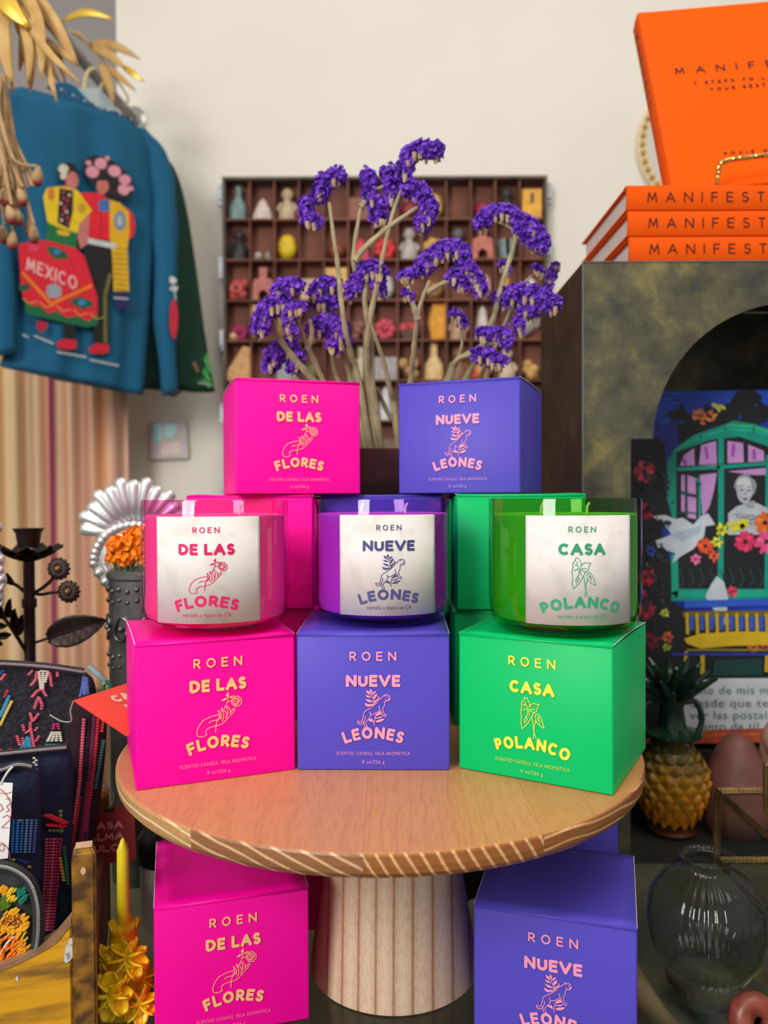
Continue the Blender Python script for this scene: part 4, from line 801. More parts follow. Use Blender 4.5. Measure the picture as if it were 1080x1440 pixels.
def mini(row, col, kind, c, label, sc=1.0, dx=0, c2=None):
    x_ = TX0+(col+.5)*cw+dx*cw; z_ = TZ1-(row+1)*ch+.0022; y_ = YW-.027; s_ = cw*.46*sc; m = MB(); c2 = c2 or tuple(min(255, int(v*1.2+10)) for v in c)
    if kind == 'bottle': m.lathe([(0, 0), (s_*.8, 0), (s_*.85, s_*.2), (s_*.75, s_*1.3), (s_*.32, s_*2.0), (s_*.28, s_*2.9), (s_*.4, s_*3.0), (0, s_*3.0)], 14)
    elif kind == 'cone': m.lathe([(0, 0), (s_*.95, 0), (s_*.9, s_*.5), (s_*.45, s_*1.5), (.0004, s_*2.0)], 12)
    elif kind == 'tallcone': m.lathe([(0, 0), (s_*.7, 0), (s_*.6, s_*1.2), (s_*.35, s_*2.6), (.0004, s_*3.1)], 12)
    elif kind == 'egg': m.lathe([(0, 0)]+[(s_*.85*math.sin(PI*t/8)**.9, s_*1.15*(1-math.cos(PI*t/8))) for t in range(1, 8)]+[(0, s_*2.3)], 14)
    elif kind == 'ball': m.ball((0, 0, s_*.8), s_*.8, 12)
    elif kind == 'cluster':
        for q in range(9): m.ball((R.uniform(-.55, .55)*s_, R.uniform(-.3, .3)*s_, s_*(.45+.34*(q//3)*1.3)), s_*.45, 8)
    elif kind == 'figure':
        m.rings([[Vector((math.cos(a)*rx*s_, math.sin(a)*rx*s_*.7, z*s_)) for a in [2*PI*k/10 for k in range(10)]] for rx, z in ((.75, 0), (.8, .5), (.6, 1.3), (.35, 1.7), (.28, 1.85), (.5, 2.1), (.52, 2.4), (.3, 2.75), (.05, 2.85))])
        for q in (-1, 1): m.tube([(q*s_*.5, 0, s_*1.5), (q*s_*.85, -.1*s_, s_*1.0), (q*s_*.6, -.4*s_, s_*.7)], s_*.17, 6)
    elif kind == 'box': m.box((0, 0, s_*1.25), (s_*1.7, s_*1.1, s_*2.5)); m.box((0, -s_*.56, s_*1.7), (s_*.3, s_*.06, s_*.9), mi=1)
    elif kind == 'block': m.box((0, 0, s_*.9), (s_*1.9, s_*1.2, s_*1.8))
    elif kind == 'house': m.slab([(-s_*1.5, 0), (s_*1.5, 0), (s_*1.3, s_*.8), (s_*.3, s_*2.3), (-s_*.2, s_*2.4), (-s_*1.3, s_*.7)], lambda u, v, h: Vector((u, h-s_*.5, v)), s_)
    elif kind == 'gate': m.slab([(-s_, 0), (-s_*.45, 0), (-s_*.4, s_*.7), (0, s_), (s_*.4, s_*.7), (s_*.45, 0), (s_, 0), (s_*.85, s_*1.8), (s_*.3, s_*2.0), (s_*.35, s_*2.9), (-s_*.35, s_*2.9), (-s_*.3, s_*2.0), (-s_*.85, s_*1.8)], lambda u, v, h: Vector((u, h-s_*.3, v)), s_*.6)
    elif kind == 'flower':
        for q in range(7): a = 2*PI*q/7; m.ball((s_*.6*math.cos(a), -s_*.1, s_*(1.0+.6*math.sin(a))), s_*.42, 7, sc=(1, .5, 1))
        m.ball((0, -s_*.25, s_), s_*.35, 7)
    elif kind == 'shell':
        m.rings([[Vector((math.cos(a)*rx*s_+z*s_*.5-s_*.6, math.sin(a)*rx*s_*.8, z*s_*.35+rx*s_*(1+math.sin(a*1)*.0)+rx*s_*math.cos(a+1.6)*.9)) for a in [2*PI*k/10 for k in range(10)]] for rx, z in ((.1, -1.0), (.5, -.6), (.9, 0), (1.0, .6), (.75, 1.3), (.35, 2.0), (.08, 2.6))])
    elif kind == 'cup': m.lathe([(0, 0), (s_*.6, 0), (s_*.75, s_*.3), (s_*.85, s_*1.7), (s_*.75, s_*1.7), (s_*.65, s_*.3), (0, s_*.25)], 14)
    elif kind == 'corn':
        for q in range(5): m.tube([((q-2)*s_*.28, 0, 0), ((q-2)*s_*.36, -s_*.1, s_*1.6), ((q-2)*s_*.26, 0, s_*3.2)], [s_*.22, s_*.34, s_*.14], 7)
    elif kind == 'basket':
        m.lathe([(0, 0), (s_*.7, 0), (s_*1.05, s_*.8), (s_*.95, s_*.8), (0, s_*.5)], 12, mi=1)
        for q in range(5): m.ball((R.uniform(-.6, .6)*s_, R.uniform(-.4, .1)*s_, s_*R.uniform(.95, 1.35)), s_*.42, 8)
    NM = {'bottle': 'miniature_bottle', 'cone': 'cone_shell', 'tallcone': 'cone_shell', 'egg': 'miniature_egg', 'ball': 'small_ball', 'cluster': 'bead_cluster', 'figure': 'miniature_figure', 'box': 'matchbox', 'block': 'small_block', 'house': 'miniature_house', 'gate': 'miniature_gate', 'flower': 'cloth_flower', 'shell': 'sea_shell', 'cup': 'miniature_cup', 'corn': 'corn_bundle', 'basket': 'miniature_basket'}
    zmin = min(v.z for v in m.v); m.v = [v-Vector((0, 0, zmin)) for v in m.v]
    hgt = max(v.z for v in m.v)
    if hgt > ch-.008: k = (ch-.009)/hgt; m.v = [Vector((v.x, v.y, v.z*k)) for v in m.v]
    m.v = [Vector((max(-cw*.46-dx*cw, min(cw*.46-dx*cw, v.x)), max(-.016, min(.0215, v.y)), v.z)) if sc <= 1.3 else v for v in m.v]
    mts = [mat('mini_%02x%02x%02x' % c, c, .5, var=.25, vscale=60), mat('mini_%02x%02x%02x' % c2, c2, .6)]
    o = m.build(NM[kind], mts, smooth=kind not in ('box', 'block', 'house', 'gate')); o.location = (x_, y_, z_); tag(o, label, {'miniature_bottle': 'bottle', 'cone_shell': 'shell', 'sea_shell': 'shell'}.get(NM[kind], 'miniature'))
RW = ['top', 'second', 'third', 'fourth', 'fifth', 'sixth', 'seventh']
CN = ['first', 'second', 'third', 'fourth', 'fifth', 'sixth', 'seventh', 'eighth', 'ninth', 'tenth', 'eleventh', 'twelfth', 'last']
ML = [(0,0,'bottle',(120,150,146),'pale aqua bottle'),(0,1,'cone',(226,206,200),'pale pink cone shell'),(0,2,'figure',(206,184,150),'beige crocheted doll'),(0,2,'ball',(150,30,46),'dark red ball',.5,.36),(0,5,'block',(150,92,70),'brown clay block'),(0,7,'ball',(140,20,50),'dark red ball'),(0,8,'egg',(214,180,70),'yellow egg'),(0,10,'ball',(150,14,48),'crimson ball'),(0,11,'figure',(54,54,56),'black figure'),(0,12,'box',(244,180,60),'yellow matchbox',1.0,0,(90,70,50)),
 (1,0,'figure',(46,44,46),'black robot-like figure'),(1,1,'ball',(190,180,170),'grey pebble',.5,-.2),(1,1,'cluster',(170,160,140),'heap of beige pebbles',.45,.2),(1,2,'egg',(244,206,20),'bright yellow glass egg'),(1,4,'ball',(140,64,44),'rust brown ball'),(1,5,'cone',(226,70,90),'rose pink cone'),(1,6,'flower',(226,34,46),'bright red flower'),(1,7,'figure',(190,182,176),'silver white figure'),(1,8,'flower',(220,170,80),'ochre flower'),(1,9,'figure',(110,104,104),'grey figure'),(1,10,'gate',(206,120,104),'pink clay gate'),(1,11,'cup',(130,150,150),'grey teal cup'),
 (2,0,'cluster',(206,84,84),'cluster of coral red berries',1.15),(2,1,'gate',(204,120,104),'salmon clay gate'),(2,2,'ball',(232,130,70),'orange ball'),(2,3,'block',(226,190,150),'cream block'),(2,4,'box',(240,190,100),'pale yellow matchbox',1.1,0,(236,180,90)),(2,6,'egg',(200,192,182),'white skull-like egg'),(2,7,'cluster',(196,130,40),'ochre bead heap',.8),(2,8,'ball',(170,120,60),'brown ball'),(2,10,'egg',(222,170,140),'peach egg'),(2,11,'cluster',(236,160,60),'amber bead heap',1.1),(2,12,'cone',(230,226,220),'white cone shell'),
 (3,0,'flower',(170,30,96),'magenta flower',.8),(3,0,'ball',(226,190,140),'tan pebble',.5,-.25),(3,1,'shell',(228,178,112),'large tan sea shell',1.3),(3,2,'shell',(190,150,100),'smaller brown sea shell',.9),(3,3,'flower',(120,60,90),'plum flower'),(3,5,'cluster',(150,100,90),'dull pink bead heap'),(3,6,'flower',(206,70,90),'rose flower',1.0,0,(236,170,70)),(3,7,'basket',(210,60,80),'brown basket of red roses',1.05,0,(84,60,44)),(3,8,'corn',(240,170,50),'bundle of yellow corn',1.15,.3),(3,9,'figure',(190,150,120),'tan figure'),(3,10,'tallcone',(216,204,198),'tall white cone shell'),(3,12,'shell',(216,206,200),'white sea shell',1.0),
 (4,0,'house',(226,168,98),'tan wooden house',1.25,.3),(4,2,'block',(170,172,170),'grey block'),(4,3,'ball',(120,110,70),'olive ball'),(4,5,'bottle',(200,190,160),'cream bottle'),(4,6,'block',(174,166,166),'grey stone block',1.1),(4,7,'cluster',(196,150,90),'tan knotted bead heap',1.1),(4,8,'bottle',(232,196,140),'cream bottle with a pink cap',1.1,0,(250,110,170)),(4,9,'figure',(140,100,70),'brown figure with a teal middle',1.0,0,(40,120,110)),(4,10,'egg',(240,150,100),'peach egg',1.1),(4,10,'ball',(244,96,30),'bright orange ball',.45,-.3),(4,11,'figure',(214,190,160),'cream stacked figure'),(4,12,'cluster',(216,170,100),'tan bead heap',1.0),
 (5,6,'tallcone',(216,216,220),'tall white cone shell'),(5,7,'bottle',(226,176,110),'amber bottle'),(5,12,'cluster',(206,170,130),'beige bead heap'),(6,6,'block',(120,100,80),'brown block'),(6,12,'ball',(200,150,110),'tan ball')]
for e in ML:
    row, col, kind, c, nm = e[:5]; sc = e[5] if len(e) > 5 else 1.0; dx = e[6] if len(e) > 6 else 0; c2 = e[7] if len(e) > 7 else None
    mini(row, col, kind, c, '%s in the printer tray, %s row, %s compartment' % (nm, RW[row], CN[col]), sc, dx, c2)
# string of shells hanging by the cabinet
q = P(766, 620, .975); o = thing('shell_garland', 'string of small pale shells hanging on the right rail of the tray', 'garland', tuple(P(770, 700, 1.752)))
m = MB(); m.tube([P(768, 575, 1.752), P(768, 696, 1.752)], .0018, 6); m.build('cord', stm, o)
for y_, r_, c in ((606, 6, (214, 150, 110)), (621, 6, (190, 150, 120)), (636, 7, (224, 190, 130)), (647, 6, (214, 150, 100)), (660, 7, (232, 222, 180)), (672, 7, (226, 214, 176)), (684, 5, (150, 110, 80))):
    m = MB(); c0 = P(768, y_, 1.752); m.ball(c0, r_/F*1.752, 9, jit=.3); m.tube([c0, c0+Vector((.014, 0, .001)), c0+Vector((.019, 0, .006))], [.006, .0035, .0012], 6); m.build('shell', mat('shell_%02x%02x%02x' % c, c, .6), o, smooth='all')

# ------------------------------------------------------------------ clothes rail, jackets
steel = mat('dull_steel', (120, 118, 116), .3, metal=.8)
ra = P(188, 168, YW-.004); rl = thing('clothes_rail', 'dull steel clothes rail fixed to the wall by a round flange, upper left', 'rail', tuple(ra))
rb = Vector((P(35, 0, 1.353).x, 1.353, ra.z)); rdir = (rb-ra).normalized(); m = MB(); m.tube([ra, ra+rdir*.95], .0115, 16); m.build('pole', steel, rl, smooth=True)
m = MB(); m.lathe([(0, 0), (.030, 0), (.030, .004), (.019, .008), (.018, .016), (0, .016)], 28, c=ra+Vector((0, .003, 0)), M=MX); m.build('flange', mat('pale_flange', (176, 174, 168), .3, metal=.7), rl, smooth=True)
for q in range(3): a_ = q*2.1+.5; m = MB(); m.ball(ra+Vector((.024*math.cos(a_), -.003, .024*math.sin(a_))), .0028, 6); m.build('screw', mat('dark_screw', (70, 66, 62), .4, metal=.6), rl)
def mkplane(x0, d0, x1, d1):
    A = P(x0, 300, d0); B = P(x1, 300, d1); e = (B-A); e.z = 0; e.normalize(); nr = Vector((-e.y, e.x, 0))
    if nr.y > 0: nr = -nr                                   # towards the viewer
    cc_ = Vector((0, 0, CAMZ))
    def f(px, py, h=0):
        D = P(px, py, 1.0)-cc_; k = (A-cc_).dot(nr)/D.dot(nr); return cc_+D*k+nr*h
    return f, e, nr
def garment(rows, fn, nr, b, fold, n=22, sub=5, sharp=.55, name='body', matl=None, parent=None, phase=0.0):
    vs = [Vector((r[0], r[1], 0)) for r in rows]; ws = [Vector((r[2], r[3], 0)) for r in rows]; vs = smoothp(vs, sub); ws = smoothp(ws, sub); rr = []
    for i, (a_, c_) in enumerate(zip(vs, ws)):
        L0, R0 = fn(a_.x, a_.y), fn(c_.x, c_.y); ring = []; bb = b*min(1, .35+i/6.0)
        for s_ in range(2*n):
            if s_ < n: u = s_/n; sg = 1
            else: u = 1-(s_-n)/n; sg = -1
            wv_ = fold*(math.sin(u*17+i*.10+phase)*.6+math.sin(u*31-i*.07+phase*2)*.4)*min(1, i/8.0)
            ring.append(L0.lerp(R0, u)+nr*(sg*bb*(math.sin(PI*u)**sharp)+wv_))
        rr.append(ring)
    m = MB(); m.rings(rr); return m.build(name, matl, parent, smooth='all')
blue = mat('teal_blue_cotton', (0, 92, 130), .85, sheen=.0, bump=.2, bscale=700, var=.12, vscale=5)
JF, je, jn = mkplane(0, 1.36, 215, 1.58)
jk = thing('embroidered_jacket', 'teal blue jacket hanging on the rail, embroidered with a dancing couple', 'jacket', tuple(JF(105, 560)))
garment([(30,122,186,172),(-18,134,205,186),(-40,170,222,210),(-35,230,222,262),(-12,300,219,335),(4,400,212,425),(8,480,206,502),(0,514,201,556)], JF, jn, .022, .0062, matl=blue, parent=jk)
def sleeve(px_path, hw, fn, nr, parent, matl, off=0, name='sleeve'):
    pts = smoothp([Vector((a_, b_, 0)) for a_, b_ in px_path], 5); hs = smoothp([Vector((h_, 0, 0)) for h_ in hw], 5); rr = []
    for i, (q, h_) in enumerate(zip(pts, hs)):
        c0 = fn(q.x, q.y, off); e_ = fn(q.x+h_.x, q.y, off)-c0; rr.append([c0+e_*math.cos(a)*(1+.08*math.sin(i*.9))+nr*e_.length*.75*math.sin(a)+nr*.002*math.sin(i*1.3+a*3) for a in [2*PI*k/14 for k in range(14)]])
    m = MB(); m.rings(rr); return m.build(name, matl, parent, smooth='all')
sleeve([(196,182),(217,215),(227,262),(230,320),(231,390),(231,470),(237,556)], [4,12,15,16,15,14,9], JF, jn, jk, blue, .006)
sleeve([(-22,165),(-12,230),(-6,330),(-2,420),(2,500)], [16,22,22,20,17], JF, jn, jk, blue, .012)
m = MB(); m.slab([(62,122),(88,117),(104,124),(120,142),(140,156),(162,158),(190,174),(150,176),(100,156)], lambda u, v, h: JF(u, v, .004+h), .004); m.build('collar', blue, jk)
m = MB(); m.slab([(104,124),(140,122),(158,140),(166,158),(140,156),(120,142)], lambda u, v, h: JF(u, v, -.006+h), .002); lab(m.build('lining', mat('pale_lining', (176, 190, 196), .8), jk), 'pale grey blue lining')
for i in range(24):
    t = i/23; m = MB(); m.ball(JF(62+t*126, 124+t*52+8*math.sin(PI*t)*.4, .0225 if .06 < t < .94 else .012), .0022, 5); m.build('collar_stitch', mat('trim_%d' % (i % 3), [(210, 190, 190), (150, 70, 100), (40, 40, 60)][i % 3], .7), jk)
m = MB(); m.tube([JF(229, 553, .016), JF(238, 556, .017), JF(246, 552, .016)], .005, 7); lab(m.build('cuff', mat('dark_lining', (36, 40, 52), .8), jk), 'dark inside of the cuff')
# embroidered couple
zx = lambda pts: [(a_*.2963, 200+b_*.2963) for a_, b_ in pts]
p = Paint(jk, lambda u, v, h: JF(u, v, .0315+h*2)); p.h = 20
def Z(c, pts): p.poly(c, zx(pts))
def ZE(c, x_, y_, rx, ry, rot=0, wob=0): p.ell(c, x_*.2963, 200+y_*.2963, rx*.2963, ry*.2963, rot, 20, wob)
def ZL(c, pts, w_): p.line(c, zx(pts), w_*.2963)
Z((222, 30, 50), [(555,325),(592,360),(604,410),(595,460),(566,488)])
Z((22, 22, 26), [(262,850),(315,860),(322,950),(270,950)]); Z((206, 28, 52), [(232,960),(265,944),(325,950),(326,985),(300,996),(235,988)])
Z((20, 22, 26), [(352,495),(505,522),(498,640),(478,760),(482,968),(408,960),(402,800),(418,700),(372,600)])
ZL((120, 116, 60), [(485,640),(460,740),(462,960)], 16)
for q in range(12): ZL((60, 56, 30), [(455,660+q*25),(475,668+q*25)], 5)
Z((206, 28, 52), [(384,985),(420,965),(476,968),(478,1005),(450,1016),(386,1012)])
Z((226, 26, 44), [(345,262),(432,262),(486,296),(482,484),(362,470),(386,385),(352,300)])
ZL((190, 16, 36), [(440,300),(440,470)], 8)
Z((226, 176, 28), [(482,292),(530,308),(572,350),(576,430),(566,520),(574,722),(500,722),(494,560),(482,470)])
for q in range(9): ZL((150, 116, 30), [(504,520+q*24),(566,526+q*24)], 5)
ZE((120, 140, 160), 530, 392, 29, 46); ZE((170, 180, 190), 530, 392, 14, 26)
Z((200, 206, 206), [(358,468),(512,498),(508,524),(354,494)]); Z((30, 36, 96), [(496,726),(570,732),(578,800),(516,812)]); ZL((190, 190, 200), [(500,752),(568,757)], 8)
Z((60, 110, 170), [(428,300),(478,288),(482,350),(430,346)]); ZE((196, 110, 100), 452, 222, 36, 48); Z((30, 20, 22), [(420,190),(470,160),(520,190),(500,250),(480,235),(470,200),(430,205)])
ZE((34, 24, 28), 478, 190, 138, 76, 38); ZE((196, 112, 104), 450, 226, 30, 42, 10); Z((26, 20, 22), [(425,180),(490,180),(505,240),(480,240),(470,205),(430,205)])
for x_, y_, r_ in ((440,125,30),(400,164,32),(504,160,31),(553,200,28),(547,247,28),(382,122,14),(580,240,14),(470,100,12)): ZE((222, 150, 166), x_, y_, r_, r_*.85, 20, .1)
ZE((20, 18, 22), 286, 172, 48, 52); ZE((206, 202, 180), 264, 152, 24, 26, 0, .4); ZE((206, 202, 180), 262, 185, 15, 16); ZE((196, 116, 110), 304, 205, 30, 42); Z((196, 116, 110), [(265,225),(310,235),(305,262),(262,255)])
Z((196, 116, 110), [(345,365),(388,368),(378,500),(342,525),(330,465)])
Z((230, 196, 20), [(185,240),(250,232),(330,250),(398,345),(340,405),(330,450),(190,415),(168,282)])
ZE((206, 120, 50), 206, 270, 17, 30); ZE((206, 150, 40), 350, 335, 20, 26)
Z((30, 22, 28), [(244,240),(310,252),(308,350),(290,432),(235,402)])
for q in range(12): ZE([(206, 40, 60), (220, 200, 180), (180, 60, 90)][q % 3], 250+R.uniform(0, 46), 260+q*13, 7, 7)
Z((20, 110, 60), [(185,398),(240,425),(330,452),(324,522),(180,482)]); ZE((226, 180, 30), 262, 450, 32, 12, 10)
Z((220, 28, 50), [(52,500),(180,484),(324,522),(362,560),(424,750),(424,868),(372,884),(90,822),(62,700)])
Z((16, 104, 60), [(74,752),(110,790),(150,790),(190,826),(230,816),(280,846),(330,836),(380,862),(426,830),(424,880),(372,892),(90,830)])
ZL((236, 130, 30), [(70,635),(205,782),(398,695)], 14); ZE((150, 160, 170), 216, 722, 38, 34, 0, .3); ZE((20, 90, 60), 345, 778, 52, 26, 10, .5); ZE((60, 130, 190), 350, 775, 20, 14); ZE((20, 90, 60), 235, 545, 52, 24, 20, .5); ZE((60, 120, 180), 232, 540, 18, 14); ZE((20, 90, 60), 80, 705, 28, 18, 0, .5); ZE((226, 60, 100), 120, 520, 26, 20, 0, .3)
Z((180, 30, 60), [(136,860),(190,868),(182,900),(152,918),(136,890)])
for q in range(5): ZL((230, 200, 80), [(70+q*80, 745+q*18+8), (100+q*80, 790+q*18-10), (140+q*80, 770+q*18)], 3)
for a_, b_ in (((70,925),(98,938)), ((125,930),(218,968)), ((230,1005),(370,1030)), ((385,1042),(524,1070))):
    n_ = int((b_[0]-a_[0])/7); ZL((214, 214, 210), [(a_[0]+(b_[0]-a_[0])*i/n_, a_[1]+(b_[1]-a_[1])*i/n_+(-1)**i*4) for i in range(n_+1)], 5)
k = Ink(); k.caps('MEXICO', 0, 0, 62, 10, width=240, sp=.12); k.h = 0
k.v = [((205+a_+b_*.05)*.2963, 200+(672-b_+a_*.40)*.2963, 0.0011+h_) for a_, b_, h_ in k.v]; k.mesh(p.f).build('skirt_lettering', mat('rose_white_thread', (236, 170, 170), .7), jk)
p.done('embroidery', .8, 'thread')
p2 = Paint(jk, lambda u, v, h: JF(u, v, .0300+h*2)); p2.ell((206, 40, 60), 233, 452, 6, 28); p2.ell((226, 226, 226), 231, 398, 5, 6, 0, 9, .6); p2.ell((200, 210, 215), 234, 410, 6, 5, 0, 9, .6); p2.line((190, 200, 210), [(231,400),(236,425)], 2); p2.done('sleeve_embroidery', .8, 'thread')
GF, ge_, gn = mkplane(120, 1.60, 300, 1.70)
gk = thing('green_jacket', 'dark green jacket hanging on the rail behind the teal blue one', 'jacket', tuple(GF(240, 560)))
garment([(150,190,222,208),(146,215,246,238),(150,270,262,292),(160,360,276,380),(170,460,288,470),(182,545,302,552)], GF, gn, .020, .005, matl=mat('bottle_green_cotton', (4, 58, 42), .85, bump=.2, bscale=700, var=.2, vscale=6), parent=gk, phase=1)
p2 = Paint(gk, lambda u, v, h: GF(u, v, .024+h*2))
for q in range(8): p2.line((70, 160, 80), [(284+R.uniform(-2, 4), 500+q*5), (290+R.uniform(-2, 4), 512+q*5)], 3)
p2.line((120, 90, 60), [(270, 512), (276, 525)], 5); p2.line((160, 170, 150), [(276,540),(296,544)], 2); p2.done('embroidery', .8, 'thread')
hg = thing('clothes_hanger', 'cream wooden clothes hanger showing above the jacket collar', 'hanger', tuple(P(124, 130, 1.47)))
hm = mat('cream_wood', (206, 190, 140), .6)
m = MB(); m.tube(smoothp([JF(106,128,-.012), JF(122,131,-.012), JF(140,145,-.012), JF(152,152,-.012)], 4), .004, 8); m.build('arm', hm, hg, smooth=True)
m = MB(); m.tube(smoothp([JF(122,130,-.012), JF(124,108,-.012), JF(130,95,-.012), JF(138,93,-.012)], 4), .0035, 8); m.build('hook', hm, hg, smooth=True)
m = MB(); m.tube([JF(144,146,-.014), JF(147,118,-.014), JF(151,112,-.014)], .0035, 8); m.build('hook', hm, hg, smooth=True)

# ------------------------------------------------------------------ dried husks and hanging rosebuds
hk = mat('corn_husk', (204, 168, 104), .65, col2=(176, 132, 70), vscale=30, stretch=(1, 1, 1), fac=(.35, .7)); hkg = mat('lit_gilded_husk', (232, 190, 70), .35, metal=.35)  # gold for gilded husks; on the sprig's top leaf it paints the light
def husk(parent, a, b, wpx, d, curl=.0, mt=None, d2=None):
    A, B = P(a[0], a[1], d), P(b[0], b[1], d2 or d-.01); ax = (B-A); L_ = ax.length; sd = ax.cross(Vector((0, 1, 0))).normalized(); up_ = Vector((0, -1, 0)); w_ = wpx/F*d*.5; m = MB()
    def fn(u, v):
        wv_ = w_*(math.sin(PI*min(1, v*.92+.06))**.8)*(1-.25*v); s_ = 2*u-1; mid = A+ax*v+sd*curl*L_*math.sin(PI*v)
        return mid+sd*s_*wv_+up_*(.35*wv_*(1-s_*s_)+.012*math.sin(v*3)*.6+.1*w_*math.sin(u*14))
    m.sheet(fn, 6, 9); m.build('husk_leaf', mt or hk, parent, smooth='all', solid=.0012)
hb = thing('husk_bundle', 'bundle of dried corn husks hanging at the top left corner', 'dried plant', tuple(P(20, 0, 1.02)))
for a_, b_, w_, mt in [((-10,-20),(41,40),30,hkg),((5,-20),(19,132),16,hkg),((22,-25),(44,130),26,0),((30,-30),(81,145),18,0),((34,-20),(59,113),20,0),((40,-20),(111,94),22,0),((30,10),(114,118),12,0),((48,-30),(84,116),18,0),((20,-20),(4,90),24,0),((10,10),(18,120),22,0),((30,-20),(66,60),26,0),((50,-20),(60,40),18,0),((0,-25),(-5,80),28,hkg),((55,50),(92,115),14,0),((15,-10),(50,95),20,0),((36,0),(28,100),20,0),((62,62),(108,92),12,0),((-5,20),(12,70),18,hkg),((26,20),(40,118),16,0),((5,-30),(38,38),26,0)]:
    husk(hb, a_, b_, w_, 1.0+R.uniform(-.03, .04), R.uniform(-.08, .12), mt or None)
m = MB(); m.tube([P(0, -30, 1.02), P(60, -20, 1.02)], .006, 8); m.build('tie', hk, hb)
hb2 = thing('husk_sprig', 'spray of dried husk leaves on the far end of the steel rail', 'dried plant', tuple(P(127, 62, 1.5)))
for a_, b_, w_, mt in [((88,30),(159,28),13,hkg),((125,62),(197,84),14,0),((126,66),(178,98),16,0),((172,92),(203,115),10,hkg),((140,88),(160,146),14,0),((150,92),(191,128),10,0),((98,44),(128,66),5,0)]:
    husk(hb2, a_, b_, w_, 1.50, R.uniform(-.04, .1), mt or None, 1.49)
m = MB(); m.tube(smoothp([P(60, 5, 1.45), P(95, 40, 1.5), P(127, 64, 1.5), P(150, 92, 1.5), P(176, 130, 1.5), P(180, 140, 1.5), P(176, 150, 1.5)], 5), .0022, 6); m.build('twig', stm, hb2)
rbm = mat('dry_straw', (190, 156, 112), .85, var=.3, vscale=40); rdm = mat('dry_red_bud', (150, 46, 46), .8, var=.3, vscale=60)
rbb = thing('rosebud_bundle', 'bundle of dried rosebuds hanging upside down at the left edge', 'dried flower', tuple(P(10, 110, .98)))
for i in range(20):
    x1 = R.uniform(-30, 56); y1 = 262+R.uniform(0, 90)-abs(x1-15)*.5; x0 = R.uniform(-16, 6); dd = .96+R.uniform(-.03, .03)
    pts = smoothp([P(x0, 105, dd), P(x0+(x1-x0)*.18+R.uniform(-5, 5), 170, dd), P(x0+(x1-x0)*.5+R.uniform(-5, 5), 225, dd), P(x1, y1-16, dd)], 4)
    m = MB(); m.tube(pts, [.0028-.0010*k_/len(pts) for k_ in range(len(pts))], 6); m.build('stem', rbm, rbb, smooth=True)
    m = MB(); c0 = P(x1, y1, dd); m.lathe([(.001, .014), (.0045, .009), (.0068, .001), (.0055, -.005), (0, -.006)], 9, c=c0, M=Matrix.Rotation(R.uniform(-.5, .5), 3, 'Y')); b_ = m.build('bud', rbm, rbb, smooth='all')
    m = MB(); m.lathe([(.0052, -.0045), (.0058, -.007), (.003, -.0095), (0, -.0095)], 8, c=c0); m.build('petal_tip', rdm, b_, smooth='all')
for i in range(14):
    m = MB(); a_ = R.uniform(0, 50); m.tube(smoothp([P(R.uniform(-10, 4), 110, .97), P(a_*.4, 190, .97), P(a_, 235+R.uniform(0, 40), .96)], 4), .0016, 5); m.build('stem', rbm, rbb)

# ------------------------------------------------------------------ curtain, framed tile
cu = bpy.data.materials.new('peach_striped_cloth'); cu.use_nodes = True; n = cu.node_tree.nodes; L = cu.node_tree.links; b = n['Principled BSDF']; b.inputs['Roughness'].default_value = .85
tc = n.new('ShaderNodeTexCoord'); sp_ = n.new('ShaderNodeSeparateXYZ'); L.new(tc.outputs['Object'], sp_.inputs[0]); mr = n.new('ShaderNodeMapRange'); cxa, cxb = P(-60, 700, 1.66).x, P(178, 700, 1.66).x
mr.inputs[1].default_value = 0; mr.inputs[2].default_value = cxb-cxa; L.new(sp_.outputs[0], mr.inputs[0]); r = n.new('ShaderNodeValToRGB'); r.color_ramp.interpolation = 'LINEAR'
for i, (t_, c) in enumerate([(0, (224, 188, 144)), (.3, (232, 204, 160)), (.42, (206, 170, 132)), (.48, (226, 192, 156)), (.552, (214, 168, 140)), (.562, (160, 64, 100)), (.580, (160, 64, 100)), (.59, (222, 180, 150)), (.68, (226, 190, 158)), (.75, (196, 146, 124)), (.80, (230, 192, 158)), (.86, (222, 164, 116)), (.9, (232, 196, 170)), (.95, (206, 156, 132)), (1, (230, 196, 170))]):
    e = r.color_ramp.elements[i] if i < 2 else r.color_ramp.elements.new(t_)
    if i < 2: e.position = t_
    e.color = lin(c)
L.new(mr.outputs[0], r.inputs[0]); L.new(r.outputs[0], b.inputs['Base Color'])
czt, czb = P(80, 395, 1.66).z, .02
ct_ = thing('curtain', 'peach curtain with a thin magenta stripe hanging in folds below the jacket', 'curtain', (cxa, 1.66, czb))
m = MB(); m.sheet(lambda u, v: Vector((cxa+u*(cxb-cxa), 1.66+.012*math.sin(u*52)+.006*math.sin(u*97+1)+.004*math.sin(v*3), czb+v*(czt-czb))), 150, 6); m.build('cloth', cu, ct_, smooth='all', solid=.0015)
m = MB(); m.tube([Vector((cxa-.03, 1.66, czt)), Vector((cxb+.02, 1.66, czt))], .008, 10); m.build('curtain_rod', steel, ct_)
ft = thing('framed_tile', 'small pale framed picture with painted cyan reflections on the wall by the curtain', 'picture', tuple(P(235, 648, YW-.004)))
m = MB(); m.slab([(207,595),(262,592),(266,645),(211,647)], lambda u, v, h: P(u, v, YW-.001-h), .012); m.build('frame', mat('pale_tile', (196, 184, 182), .3, var=.15, vscale=20), ft, bevel=.002)
